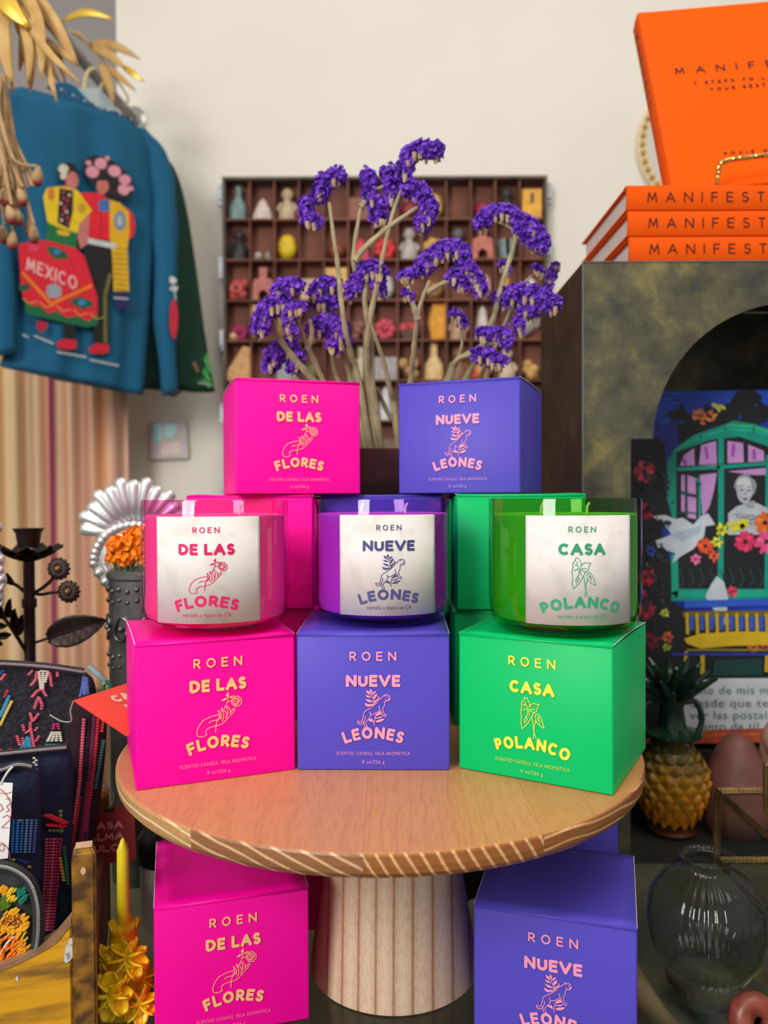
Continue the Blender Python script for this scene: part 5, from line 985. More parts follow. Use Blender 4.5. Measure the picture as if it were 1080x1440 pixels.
p = Paint(ft, lambda u, v, h: P(u, v, YW-.0135-h)); CYN_REFLECTION = (130, 226, 232); p.poly(CYN_REFLECTION, [(216,598),(227,595),(228,612),(224,622),(217,622)]); p.poly(CYN_REFLECTION, [(231,595),(244,596),(249,606),(240,616),(231,614)]); p.poly((226, 200, 196), [(226,626),(252,620),(256,638),(228,642)]); p.done('picture_reflection_patch', .25)  # cyan patches: a reflection on the picture, put in as flat colour

# ------------------------------------------------------------------ left: embossed tin, marigolds, heart frame
silver = mat('embossed_silver', (226, 228, 228), .34, metal=.7); tin = mat('dark_embossed_tin', (120, 120, 120), .28, metal=.8, var=.5, vscale=30)
tx, ty, trd = -.2265, .722, .0300; tzp = P(195, 803, .70).z
tv = thing('tin_vase', 'dark embossed tin cylinder vase holding orange marigolds, left of the pink candle', 'vase', (tx, ty, TAB))
m = MB(); H_ = tzp-TAB; m.lathe([(0, 0), (trd, 0), (trd, H_), (trd-.002, H_), (trd-.002, .01), (0, .01)], 48); m.build('can', tin, tv, world=False, smooth=True)
m = MB(); m.lathe([(trd, H_-.001), (trd+.0022, H_-.003), (trd+.0022, H_-.007), (trd, H_-.009)], 48); m.build('rim', tin, tv, world=False, smooth=True)
for zz, n_, r_ in ((H_-.018, 22, .0028), (H_-.028, 22, .0024), (H_-.078, 22, .0026), (H_-.088, 22, .0020)):
    m = MB()
    for k in range(n_): a_ = 2*PI*k/n_; m.ball((trd*math.cos(a_), trd*math.sin(a_), zz+.002*(k % 2)), r_, 6, sc=(1, 1, 1))
    m.build('embossed_band', tin, tv, world=False, smooth='all')['kind'] = 'stuff'
for k in range(8):
    a_ = 2*PI*k/8-PI/2-.35; m = MB(); cpt = lambda u, v: Vector(((trd+.0008)*math.cos(a_+u/trd), (trd+.0008)*math.sin(a_+u/trd), H_-.052+v))
    m.tube([cpt(.009*math.cos(q)*(.8+.2*math.sin(2*q)), .011*math.sin(q)) for q in [2*PI*i/14 for i in range(15)]], .0016, 6)
    m.ball(cpt(0, 0), .0032, 7); m.build('embossed_medallion', tin, tv, world=False, smooth='all')
mgm = mat('marigold_orange', (244, 128, 10), .8, col2=(250, 160, 30), vscale=60, fac=(.3, .7))
for i, (x_, y_, r_) in enumerate([(165, 768, 17), (184, 762, 19), (178, 785, 16), (200, 775, 18), (218, 768, 17), (196, 752, 15), (160, 785, 12), (210, 786, 15)]):
    mo = thing('marigold', 'orange marigold head in the tin vase, ' + ['leftmost', 'upper middle', 'lower middle', 'right of the middle one', 'far right behind the candle glass', 'topmost', 'lowest at the left rim', 'lowest at the right'][i], 'flower', tuple(P(x_, y_, .715)))
    m = MB(); c0 = P(x_, y_, .715); rr = r_/F*.715
    for q in range(90):
        th, cz = R.uniform(0, 2*PI), R.uniform(-.6, 1); dv = Vector((math.sqrt(1-cz*cz)*math.cos(th), math.sqrt(1-cz*cz)*math.sin(th), cz)); a1 = dv.orthogonal().normalized(); a2 = dv.cross(a1); c1 = c0+dv*rr*R.uniform(.5, .95); s_ = rr*.30
        m.add([c1-dv*s_*.5]+[c1+(a1*math.cos(an)+a2*math.sin(an))*s_*R.uniform(.8, 1.2)+dv*s_*R.uniform(-.1, .5) for an in (0, 1.25, 2.5, 3.75, 5)], [(0, 1+k, 1+(k+1) % 5) for k in range(5)])
    m.ball(c0, rr*.7, 8); m.build('petals', mgm, mo, clean=False)['kind'] = 'stuff'
    m = MB(); m.tube([c0, Vector((tx+(c0.x-tx)*.4, ty+(c0.y-ty)*.5, TAB+H_*.72))], .0018, 6); m.build('stem', mat('green_stem', (70, 86, 40), .8), mo)
hf = thing('tin_heart_frame', 'pressed silver tin frame with a fan crown, behind the marigold vase', 'frame', tuple(P(190, 862, .79))); dh = .79
def HP(x_, y_, h=0): return P(x_, y_, dh)-Vector((0, h, 0))
out = [(190+64*math.cos(a)*(1-.0*math.sin(a)), 792-62*math.sin(a)) for a in [math.radians(q) for q in range(0, 181, 9)]]+[(126+ (64*t)**1.0*1.0, 792+80*t**.8*1.0) for t in (.12, .28, .45, .62, .8, 1)]+[(190+64*(1-t), 792+80*t**.8) for t in (.8, .62, .45, .28, .12)]
ccx = (190, 795); inn = [(ccx[0]+(x_-ccx[0])*.58, ccx[1]+(y_-ccx[1])*.58) for x_, y_ in out]; N_ = len(out)
m = MB(); vs = []
for rr_, hh in ((1, 0), (.97, .004), (.86, .006), (.78, .003), (.70, .006), (.60, .006), (.58, 0)): vs.append([HP(ccx[0]+(x_-ccx[0])*rr_, ccx[1]+(y_-ccx[1])*rr_, hh) for x_, y_ in out])
vs.append([v+Vector((0, .002, 0)) for v in vs[-1]]); vs.append([v+Vector((0, .002, 0)) for v in vs[0]]); m.rings(vs+[vs[0]], cap=False); m.build('rim', silver, hf, smooth='all')
for k in range(0, N_):
    x_, y_ = out[k]; m = MB(); m.ball(HP(ccx[0]+(x_-ccx[0])*.88, ccx[1]+(y_-ccx[1])*.88, .006), .0046, 7, sc=(1, .6, 1)); m.build('boss', silver, hf, smooth='all')
for k in range(13):
    a_ = math.radians(168-k*13); L1 = 74+(5 if k % 2 else 0)+8*math.sin(math.radians(168-k*13)); c_, s_ = math.cos(a_), math.sin(a_); m = MB()
    pa_ = (190+26*c_, 758-26*s_); pb = (190+L1*c_, 758-L1*s_); wv = 9.4
    ring = []
    for t, w_ in ((0, .35), (.5, .7), (.85, 1.05), (.97, .9), (1.03, .3)):
        x_, y_ = pa_[0]+(pb[0]-pa_[0])*t, pa_[1]+(pb[1]-pa_[1])*t; px_n, py_n = s_, c_
        ring.append([HP(x_+px_n*wv*w_*math.cos(q), y_+py_n*wv*w_*math.cos(q), .004+.005*w_*math.sin(q)) for q in [2*PI*i/10 for i in range(10)]])
    m.rings(ring); m.build('fan_ray', silver, hf, smooth='all')
# partly seen scalloped tin at the left edge
m = MB(); ring = [(2-30+36*math.cos(a)*(1+.06*math.cos(a*14)), 815-70*math.sin(a)*(1+.05*math.cos(a*14))) for a in [2*PI*i/84 for i in range(84)]]
m.slab(ring, lambda u, v, h: P(u, v, .68)-Vector((0, h, 0)), .004)
so = thing('scalloped_tin', 'scalloped silver tin ornament cut off by the left edge', 'ornament', tuple(P(2, 885, .68))); m.build('plate', silver, so)
m = MB()
for i in range(26): a_ = 2*PI*i/26; m.ball(P(-28+28*math.cos(a_), 815-56*math.sin(a_), .675), .0042, 6)
m.build('boss_ring', silver, so, smooth='all')['kind'] = 'stuff'
m = MB(); m.ball(P(-6, 741, .68), .006, 10); m.tube([P(-10, 741, .68), P(-20, 760, .68)], .003, 6); m.build('top_ball', silver, so, smooth='all')
m = MB(); m.tube([P(-28, 880, .68), Vector((P(-28, 880, .68).x, .68, TAB))], .004, 8); m.build('stand_rod', silver, so)
# ------------------------------------------------------------------ iron candle holder with flowers and leaves
iron = mat('dark_bronze_iron', (58, 44, 40), .45, metal=.6, var=.3, vscale=50); dcn = .735
ch_ = thing('iron_candle_holder', 'dark iron candle holder with petal tray, two daisies and leaves, at the left', 'candle holder', (P(42, 900, dcn).x, dcn, TAB))
q0 = P(42, 900, dcn).x; zq = lambda y: P(42, y, dcn).z; k_ = dcn/F
m = MB(); m.tube([Vector((q0, dcn, TAB+.004)), Vector((q0, dcn, zq(780)))], .0052, 12); m.tube([Vector((q0, dcn, zq(842))), Vector((q0, dcn, zq(854)))], .0068, 12); m.build('post', iron, ch_, smooth=True)
m = MB(); m.lathe([(0, 0), (.04, 0), (.038, .003), (.01, .006), (0, .006)], 28); m.build('base', iron, ch_, world=False, smooth=True)
m = MB(); zz0 = zq(770)-TAB; m.lathe([(0, zz0), (14*k_, zz0), (17*k_, zq(750)-TAB), (21*k_, zq(743)-TAB), (20*k_, zq(743)-TAB-.0005), (16*k_, zq(750)-TAB), (13*k_, zz0+.003), (0, zz0+.003)], 24); m.build('cup', iron, ch_, world=False, smooth=True)
for i in range(9):
    a_ = 2*PI*i/9+.2; M_ = Matrix.Rotation(a_, 3, 'Z'); m = MB(); m.sheet(lambda u, v: M_ @ Vector((v*45*k_, (u-.5)*34*k_*math.sin(PI*min(1, .15+v*.8))**.7, zz0-.003-.008*(1-v)+.0045*v**2+.0015*math.cos(PI*(u-.5)*2))), 5, 7); m.build('tray_petal', iron, ch_, world=False, smooth='all', solid=.001)
for x_, y_ in ((83, 800), (97, 832)):
    o_ = None; m = MB(); m.tube(smoothp([P(46, 834, dcn), P(58, 828+(y_-800)*.25, dcn-.004), P(72, 816+(y_-800)*.55, dcn-.008), P(x_, y_, dcn-.01)], 4), .0017, 6); m.build('branch', iron, ch_, smooth=True)
    c0 = P(x_, y_, dcn-.013)
    for i in range(14):
        a_ = 2*PI*i/14; d_ = Vector((math.cos(a_), 0, math.sin(a_))); m = MB(); s1 = Vector((-d_.z, 0, d_.x)); L_ = 16*k_; ring = []
        for t, w_ in ((.15, .3), (.5, .9), (.85, 1), (1, .4)): ring.append([c0+d_*L_*t+s1*3.6*k_*w_*math.cos(q)+Vector((0, -.002*t*0+.0035*(1-t)*0-.003*t*(1-t)*4+.0007*math.sin(q), 0)) for q in [2*PI*i2/6 for i2 in range(6)]])
        m.rings(ring); m.build('petal', iron, ch_, smooth='all')
    m = MB(); m.ball(c0+Vector((0, -.002, 0)), .0045, 9); m.build('flower_centre', mat('rubbed_bronze', (104, 82, 56), .35, metal=.7), ch_, smooth='all')
def metal_leaf(a, b, wpx, d, tip=.5):
    A, B = P(*a, d), P(*b, d-.01); ax = B-A; sd = ax.cross(Vector((0, 1, 0))).normalized(); m = MB()
    def fn(u, v):
        s_ = 2*u-1; w_ = wpx*k_*.5*(math.sin(PI*min(1, (v*.97+.03)**.75))**.8); return A+ax*v+sd*s_*w_+Vector((0, -.004*abs(s_)+.0012*math.sin(v*40-abs(s_)*6), 0))
    m.sheet(fn, 10, 16); m.build('leaf', iron, ch_, smooth='all', solid=.001)
    m = MB(); m.tube([A+Vector((0, -.001, 0)), A+ax*.95+Vector((0, -.001, 0))], [.0014, .0004], 5); m.build('leaf_vein', iron, ch_)
metal_leaf((68, 897), (152, 871), 42, dcn-.01); m = MB(); m.tube([P(45, 905, dcn), P(70, 897, dcn-.01)], .0014, 6); m.build('branch', iron, ch_)
for a_, b_, w_ in (((13, 868), (16, 842), 10), ((23, 884), (22, 856), 12), ((27, 892), (34, 864), 13), ((5, 870), (0, 845), 10), ((10, 880), (-12, 878), 9), ((16, 892), (-6, 895), 10), ((4, 906), (-16, 900), 12)): metal_leaf(a_, b_, w_, dcn-.012)
m = MB(); m.tube(smoothp([P(42, 925, dcn), P(28, 902, dcn-.008), P(14, 880, dcn-.012), P(0, 862, dcn-.012), P(-14, 850, dcn-.012)], 4), .0018, 6); m.build('branch', iron, ch_)
m = MB(); m.tube(smoothp([P(40, 838, dcn), P(26, 825, dcn), P(12, 818, dcn), P(-6, 816, dcn)], 4), .0017, 6); m.build('branch', iron, ch_); metal_leaf((18, 822), (11, 806), 12, dcn)

# ------------------------------------------------------------------ yellow crate
yel = mat('worn_yellow_paint', (222, 160, 24), .5, col2=(136, 96, 36), vscale=60, stretch=(.12, .3, 1), fac=(.50, .62), bump=.5, bscale=120); brn = mat('worn_brown_wood', (118, 74, 34), .55, col2=(64, 38, 22), vscale=40, stretch=(1, 1, .2), fac=(.35, .65), bump=.4, bscale=120)
oc = mat('ochre_stained_post', (164, 116, 30), .5, col2=(84, 54, 26), vscale=70, fac=(.4, .6), bump=.4, bscale=120); chipm = mat('chipped_white', (206, 204, 204), .8)
CRA = math.radians(16.9); cr = thing('yellow_crate', 'weathered yellow painted wooden crate full of woven pouches, lower left', 'crate', (-.180, .475, TAB), 0)
uu, vv = Vector((-math.sin(CRA), math.cos(CRA), 0)), Vector((-math.cos(CRA), -math.sin(CRA), 0)); Rz = Matrix.Rotation(CRA, 3, 'Z'); zt_ = P(128, 1190, .478).z-TAB
def cw_(s_, t_, z_): return Vector(((vv*s_+uu*t_).x, (vv*s_+uu*t_).y, z_))
for s_, t_, h_ in ((.0068, .0068, zt_), (.0068, .1750, P(142, 1110, .64).z-TAB), (.2330, .0068, zt_), (.2330, .1750, zt_)):
    m = MB(); n_ = 6; prof_ = [(.0068, 0), (.0068, h_-.006), (.0062, h_-.002), (.0042, h_)]
    m.rings([[cw_(s_, t_, 0)+Rz @ Vector((sx*r_, sy*r_, z_)) for sx, sy in ((-1, -1), (1, -1), (1, 1), (-1, 1))] for r_, z_ in prof_]); m.build('corner_post', oc, cr, world=False, bevel=.0012)
fb = [(.0142, 0), (.2255, 0)]+[(.2255-.2113*i/24, (lambda q: (P(120, 1297, .47).z-TAB-.001)-.030*math.sin(PI*q)**.55)(i/24)) for i in range(25)]
m = MB(); m.slab(fb, lambda u, v, h: cw_(u, .0025+h, v), .009); m.build('front_board', yel, cr, world=False, bevel=.001)
m = MB(); m.slab([(u_+(0 if 0 < i < 99 else 0), v_) for i, (u_, v_) in enumerate([(.0142+.2113*i/24, (P(120, 1297, .47).z-TAB+.0004)-.030*math.sin(PI*i/24)**.55-.0035) for i in range(25)]+[(.2255-.2113*i/24, (P(120, 1297, .47).z-TAB+.0004)-.030*math.sin(PI*i/24)**.55) for i in range(25)])], lambda u, v, h: cw_(u, .0018+h, v), .0104); m.build('worn_top_edge', mat('bare_worn_edge', (150, 112, 78), .7, var=.35, vscale=60, bump=.4, bscale=150), cr, world=False)
bh = zt_-.055
m = MB(); m.slab([(.0142, 0), (.1680, 0), (.1680, bh), (.0142, bh)], lambda u, v, h: cw_(.0008+h, u, v), .010); m.build('side_board', brn, cr, world=False, bevel=.001)
m = MB(); m.slab([(.0142, 0), (.1680, 0), (.1680, bh), (.0142, bh)], lambda u, v, h: cw_(.228+h, u, v), .010); m.build('side_board', brn, cr, world=False, bevel=.001)
m = MB(); m.slab([(.0142, 0), (.2255, 0), (.2255, bh), (.0142, bh)], lambda u, v, h: cw_(u, .170+h, v), .009); m.build('back_board', brn, cr, world=False, bevel=.001)
m = MB(); m.slab([(.012, .012), (.227, .012), (.227, .169), (.012, .169)], lambda u, v, h: cw_(u, v, .002+h), .006); m.build('bottom_board', brn, cr, world=False)
for s_, z_, r_ in ((.0150, P(108, 1345, .468).z-TAB, .0048), (.0165, P(106, 1352, .468).z-TAB, .0036), (.0145, P(112, 1330, .468).z-TAB, .0026), (.045, P(35, 1382, .46).z-TAB, .0015), (.012, P(120, 1310, .468).z-TAB, .002)):
    m = MB(); pl_ = [(s_+r_*.55*math.cos(q)*R.uniform(.7, 1.3), z_+r_*math.sin(q)*R.uniform(.7, 1.3)) for q in [2*PI*i/11 for i in range(11)]]; m.slab(pl_, lambda u, v, h: cw_(u, .0022-h, v), .0002); m.build('paint_chip', chipm, cr, world=False)
for dz, sz in ((.0005, .0042),): m = MB(); m.box((0, 0, 0), (.0098, .0080, .0006), M=Rz); m.v = [v+cw_(.0068, .0066, zt_+.0004) for v in m.v]; m.build('paint_chip', mat('pale_bare_wood', (206, 176, 140), .8), cr, world=False)
m = MB(); pl_ = [(.0068+.0016*math.cos(q), zt_-.013+.0024*math.sin(q)) for q in [2*PI*i/9 for i in range(9)]]; m.slab(pl_, lambda u, v, h: cw_(u, -.0002-h, v), .0002); m.build('paint_chip', mat('pale_bare_wood', (206, 176, 140), .8), cr, world=False)

# ------------------------------------------------------------------ woven pouches
blk = mat('black_woven_cloth', (24, 24, 32), .95, bump=1.0, bscale=420, col2=(44, 44, 54), vscale=420, fac=(.45, .62)); nvy = mat('navy_woven_cloth', (22, 34, 66), .95, bump=.9, bscale=500, var=.35, vscale=200, stretch=(.2, 1, 1)); zpt = mat('black_zip_tape', (38, 40, 42), .7, bump=.4, bscale=900); ztm = mat('zip_teeth', (170, 172, 174), .35, metal=.5)
def thread(c): return mat('yarn_%02x%02x%02x' % c, c, .9)
def pouch(name, label, outline, d, d2, th, matl, cat='pouch'):
    """soft pouch: outline in photo points (left edge at distance d2, right edge at d), puffed front and back"""
    xs = [p_[0] for p_ in outline]; x0, x1 = min(xs), max(xs); ys = [p_[1] for p_ in outline]; cx, cy = (x0+x1)/2, (min(ys)+max(ys))/2
    D = lambda x_: d2+(d-d2)*(x_-x0)/(x1-x0)
    f = lambda x_, y_, h=0: P(x_, y_, D(x_)-h)
    o = thing(name, label, cat, tuple(f(x0+.8*(x1-x0), max(ys))))
    pl_ = [(p_.x, p_.y) for p_ in smoothp([Vector((a_, b_, 0)) for a_, b_ in outline+[outline[0]]], 3)][:-1]
    m = MB(); rr = []
    for sc, h in ((.0, -th*.5), (.5, -th*.46), (.85, -th*.34), (.97, -th*.14), (1, 0), (.97, th*.14), (.85, th*.34), (.5, th*.46), (.0, th*.5)):
        rr.append([f(cx+(x_-cx)*sc, cy+(y_-cy)*sc, h+(.0006*math.sin(x_*.3+y_*.2) if 0 < sc < 1 else 0)) for x_, y_ in pl_])
    m.rings(rr, cap=False); m.build('body', matl, o, smooth='all'); return o, (lambda x_, y_, h=0: f(x_, y_, th*.5+h))
def stitch(parent, fn, c, path, step=4.5, w_=2.2, name='stitching', h=.0008):
    """raised yarn stitches along a photo path, one joined part per row"""
    m = MB(); k_ = 0
    for a, b in zip(path[:-1], path[1:]):
        L_ = math.hypot(b[0]-a[0], b[1]-a[1]); n_ = max(1, int(L_/step))
        for i in range(n_):
            t = (i+.5)/n_; x_, y_ = a[0]+(b[0]-a[0])*t, a[1]+(b[1]-a[1])*t; c0 = fn(x_, y_, h*.2); e1 = fn(x_+w_, y_, h*.2)-c0; e2 = fn(x_, y_+step*.44, h*.2)-c0; m.add([c0-e1*1.0, c0-e1*.5-e2, c0+e1*.5-e2, c0+e1, c0+e1*.5+e2, c0-e1*.5+e2, c0+Vector((0, -h, 0))], [(0, 1, 6), (1, 2, 6), (2, 3, 6), (3, 4, 6), (4, 5, 6), (5, 0, 6)])
    o = m.build(name, thread(c), parent, smooth='all'); o['kind'] = 'stuff'; return o
def zipper(parent, fn, path, r=.0030, tape=True, teeth=True):
    pts = smoothp([Vector((a_, b_, 0)) for a_, b_ in path], 6)
    m = MB(); m.tube([fn(q.x, q.y) for q in pts], r, 8); m.build('zip_tape', zpt, parent, smooth=True)
    m = MB(); L_ = 0; last = None; n_ = 0
    for a, b in zip(pts[:-1], pts[1:]):
        s_ = (b-a).length; t = 0
        while L_ <= s_-0 and n_ < 400:
            if L_ > s_: break
            q = a.lerp(b, L_/s_ if s_ else 0); m.ball(fn(q.x, q.y, r*.9)+Vector((0, -r*.15, 0)), .0012, 4); L_ += 3.4; n_ += 1
        L_ -= s_
    m.build('zip_teeth', ztm, parent)['kind'] = 'stuff'
PK = (226, 96, 124); CR = (226, 220, 200); TL = (60, 150, 190); GR = (40, 140, 110); MG = (206, 40, 120); RD = (196, 40, 60)
o, f = pouch('woven_pouch', 'large black woven zip pouch with pink stitched figures, tallest in the crate', [(-110, 938), (-20, 934), (60, 937), (122, 946), (136, 980), (134, 1060), (126, 1180), (118, 1290), (20, 1300), (-110, 1300)], .600, .565, .020, blk)
zipper(o, f, [(-100, 938), (-20, 933), (60, 937), (118, 945)])
zf = lambda x_, y_: (x_*160/1080, 920+y_*180/1215)
for c, pts in [(PK, [(265,200),(310,150)]), (PK, [(290,300),(340,240),(350,160)]), (PK, [(470,170),(480,230),(490,310)]), (PK, [(510,160),(545,160),(545,215)]), (CR, [(370,160),(390,330)]), (CR, [(410,155),(405,330)]), (CR, [(455,160),(425,270)]), (CR, [(385,155),(460,165)]), (PK, [(300,410),(350,350),(400,330),(440,400)]), (PK, [(370,400),(350,440),(325,520)]), (PK, [(370,410),(400,480),(390,530)]), (PK, [(285,555),(310,640),(370,560)]), (PK, [(215,665),(230,730)]), (PK, [(290,640),(285,720),(240,750)]), (PK, [(290,700),(320,860),(325,940)]), (PK, [(330,730),(360,690)]), (PK, [(160,770),(190,870)]), (PK, [(375,770),(340,830)]), (PK, [(385,870),(350,940)]), (PK, [(215,790),(220,860)]), (TL, [(265,780),(175,950)]), (TL, [(270,800),(225,950)]), (TL, [(275,820),(265,950)]), (TL, [(275,790),(300,940)]),
              (MG, [(515,655),(505,715)]), (MG, [(545,655),(560,715)]), (CR, [(500,735),(450,830)]), (CR, [(525,735),(490,830)]), (CR, [(545,735),(535,830)]), (CR, [(565,735),(580,830)]), (GR, [(445,850),(425,905)]), (GR, [(480,850),(465,905)]), (GR, [(515,850),(510,905)]), (GR, [(550,850),(555,905)]), (GR, [(578,850),(590,890)]),
              ((96,116,200), [(800,190),(780,320),(750,440),(730,560)]), ((96,116,200), [(820,220),(830,330),(840,410)]), ((110,130,206), [(805,260),(800,420)]), ((96,116,180), [(740,600),(760,700),(775,800)]), (PK, [(690,665),(690,740)]), (PK, [(725,665),(730,740)]), (RD, [(650,850),(675,1010)]), ((206,110,50), [(700,780),(740,850)]), ((200,150,40), [(745,920),(750,960)]),
              (PK, [(50,185),(0,250)]), ((40,90,190), [(30,150),(0,190)]), (RD, [(75,335),(40,410)]), (TL, [(90,390),(50,500),(0,600)]), (TL, [(75,420),(30,520),(0,570)]), ((226,196,90), [(115,440),(60,550),(0,680)]), (RD, [(100,890),(110,950)]), (RD, [(10,900),(15,960)])]:
    stitch(o, f, c, [zf(*q) for q in pts], 2.6, 2.7)
m = MB(); m.tube(smoothp([f(126, 938), f(133, 944, .004), f(140, 950, .006), f(148, 957, .006)], 4), .0022, 8); lab(m.build('zip_pull', mat('grey_green_cord', (120, 150, 150), .6), o, smooth=True), 'grey green cord pull')
m = MB(); m.tube([f(150+5*math.cos(q), 966+7*math.sin(q), .006) for q in [2*PI*i/12 for i in range(13)]], .0018, 6); m.build('zip_ring', mat('green_enamel', (40, 110, 90), .3), o, smooth=True)
m = MB(); m.tube(smoothp([f(148, 974, .006), f(158, 978, .002), f(170, 974, -.004), f(184, 968, -.01)], 4), .0022, 6); m.build('cord', mat('green_enamel', (40, 110, 90), .3), o, smooth=True)
# second folded pouch seen edge-on at the right of the crate
o, f = pouch('folded_textile', 'folded dark textile with red and purple stitched stripes, at the right inside the crate', [(96, 985), (130, 975), (146, 985), (150, 1030), (142, 1120), (128, 1200), (116, 1290), (86, 1296), (80, 1200)], .580, .570, .016, mat('dark_wine_cloth', (44, 18, 30), .95, bump=.8, bscale=500, var=.5, vscale=80))
for i, (c, pts) in enumerate([(RD, [(140, 990), (132, 1080), (120, 1170)]), ((120,30,80), [(134, 990), (126, 1090), (110, 1200)]), ((40,100,100), [(146, 1040), (134, 1110)]), ((200,60,40), [(147, 1000), (143, 1030)]), (PK, [(118, 1010), (112, 1100), (104, 1160)]), ((150,40,80), [(124, 1100), (116, 1180), (108, 1260)]), (RD, [(112, 1120), (100, 1200), (98, 1280)]), ((90,40,110), [(126, 1130), (118, 1220)])]): stitch(o, f, c, pts, 4, 3)
# navy pouch, back
o, f = pouch('woven_pouch', 'navy woven pouch with pink striped lower half, in front of the large black one', [(-60, 1068), (50, 1056), (98, 1050), (102, 1130), (100, 1220), (88, 1320), (-60, 1330)], .545, .520, .014, nvy)
zipper(o, f, [(-50, 1066), (50, 1055), (94, 1051)], .0026)
for q in range(6): stitch(o, f, CR, [(47+3*(q % 2), 1066+q*3.2), (49+3*(q % 2), 1066+q*3.2)], 3, 2.4)
stitch(o, f, (206, 30, 50), [(66, 1146), (80, 1152), (92, 1158)], 5, 9, h=.003); stitch(o, f, (216, 20, 50), [(68, 1160), (90, 1162)], 5, 8, h=.003); stitch(o, f, (120, 140, 70), [(85, 1138), (86, 1172)], 5, 3)
for q in range(5): stitch(o, f, [(196, 70, 100), (170, 50, 90), (200, 80, 110), (180, 30, 80), (160, 40, 70)][q], [(66+q*5, 1178), (63+q*4.5, 1240), (58+q*4, 1310)], 4.2, 2.6)
stitch(o, f, (206, 160, 40), [(84, 1205), (90, 1240)], 4, 3); stitch(o, f, (30, 110, 80), [(90, 1190), (96, 1245)], 4, 3); stitch(o, f, (120, 140, 80), [(67, 1168), (90, 1168)], 5, 3)
# navy pouch, front
o, f = pouch('woven_pouch', 'smaller navy woven pouch with light blue stitched bars, behind the white card', [(-60, 1080), (20, 1072), (50, 1078), (57, 1110), (57, 1180), (52, 1260), (-60, 1270)], .520, .500, .012, nvy)
zipper(o, f, [(-50, 1090), (0, 1083), (24, 1075), (46, 1078)], .0024)
for q, c in enumerate([(40, 130, 220), (50, 150, 226), (60, 120, 200), (90, 160, 214), (110, 130, 200), (70, 110, 180)]): stitch(o, f, c, [(19+q*6.4, 1152), (17+q*6, 1200)], 3.6, 2.6)
stitch(o, f, (226, 130, 50), [(27, 1153), (31, 1155)], 4, 3); stitch(o, f, (150, 180, 40), [(18, 1206), (20, 1212)], 4, 3); stitch(o, f, (40, 50, 130), [(24, 1208), (40, 1214)], 4, 3); stitch(o, f, (216, 110, 50), [(40, 1216), (43, 1222)], 4, 3)
# white card
cdw = thing('printed_card', 'white swing card with a fine red line drawing, at the left edge', 'card', tuple(P(0, 1208, .488)))
m = MB(); m.slab([(-40, 1098), (18, 1101), (11, 1207), (-40, 1212)], lambda u, v, h: P(u, v, .488-h), .0008); m.build('card', mat('white_card', (232, 230, 228), .6), cdw)
k = Ink(); RDI = [arc(-14, 1140, 30, 34, -70, 20, 8), [(8, 1124), (13, 1122), (14, 1130), (9, 1134), (13, 1140), (8, 1142)], [(3, 1150), (10, 1146), (15, 1152), (8, 1158), (2, 1164), (12, 1164)], arc(-4, 1206, 18, 22, -80, 10, 7), arc(2, 1192, 4, 5, 0, 360, 8), arc(6, 1108, 14, 8, 40, 190, 6), [(0, 1130), (4, 1138), (-2, 1142)]]
for q in RDI: k.stroke(q, .9)
k.mesh(lambda u, v, h: P(u, v, .4866-h)).build('line_drawing', mat('brick_red_ink', (176, 72, 66), .6), cdw)
m = MB(); m.tube(smoothp([P(1, 1103, .487), P(8, 1090, .487), P(14, 1082, .488), P(18, 1078, .489)], 4), .0007, 5); m.build('string', mat('white_string', (214, 214, 210), .7), cdw)
# embroidered coin pouch
o, f = pouch('embroidered_coin_pouch', 'small coin pouch with yellow and orange embroidery and a curved black zip', [(-70, 1225), (-20, 1214), (20, 1216), (48, 1236), (60, 1275), (58, 1330), (40, 1372), (0, 1400), (-70, 1400)], .478, .470, .012, zpt)
zipper(o, f, [(-40, 1219), (-10, 1217), (18, 1222), (42, 1240), (53, 1272), (54, 1310), (50, 1340)], .0036)
for c, cx_, cy_, rx_, ry_, n_ in (((240, 180, 30), 18, 1300, 20, 18, 90), ((236, 130, 20), 12, 1345, 24, 26, 120), ((226, 180, 40), 30, 1330, 8, 26, 40), ((150, 70, 30), 18, 1296, 14, 7, 40), ((96, 130, 30), 4, 1272, 8, 8, 30), ((236, 196, 50), 14, 1262, 7, 10, 24), ((20, 130, 110), 29, 1260, 7, 11, 30), ((240, 170, 20), 2, 1255, 5, 5, 12), ((230, 150, 30), -14, 1320, 22, 40, 60)):
    m = MB()
    for _ in range(n_):
        r_, a_ = math.sqrt(R.random()), R.uniform(0, 2*PI); x_, y_ = cx_+rx_*r_*math.cos(a_), cy_+ry_*r_*math.sin(a_); x_ = min(x_, 39-abs(y_-1300)*.02); m.tube([f(x_, y_, .0006), f(x_+2.4, y_-2.6, .0022), f(x_+4.6, y_-5.4, .0006)], .0007, 5)
    m.build('embroidery', thread(c), o, clean=False)['kind'] = 'stuff'
stitch(o, f, (240, 236, 226), [(2, 1340), (10, 1326), (20, 1316)], 3, 2, h=.003)

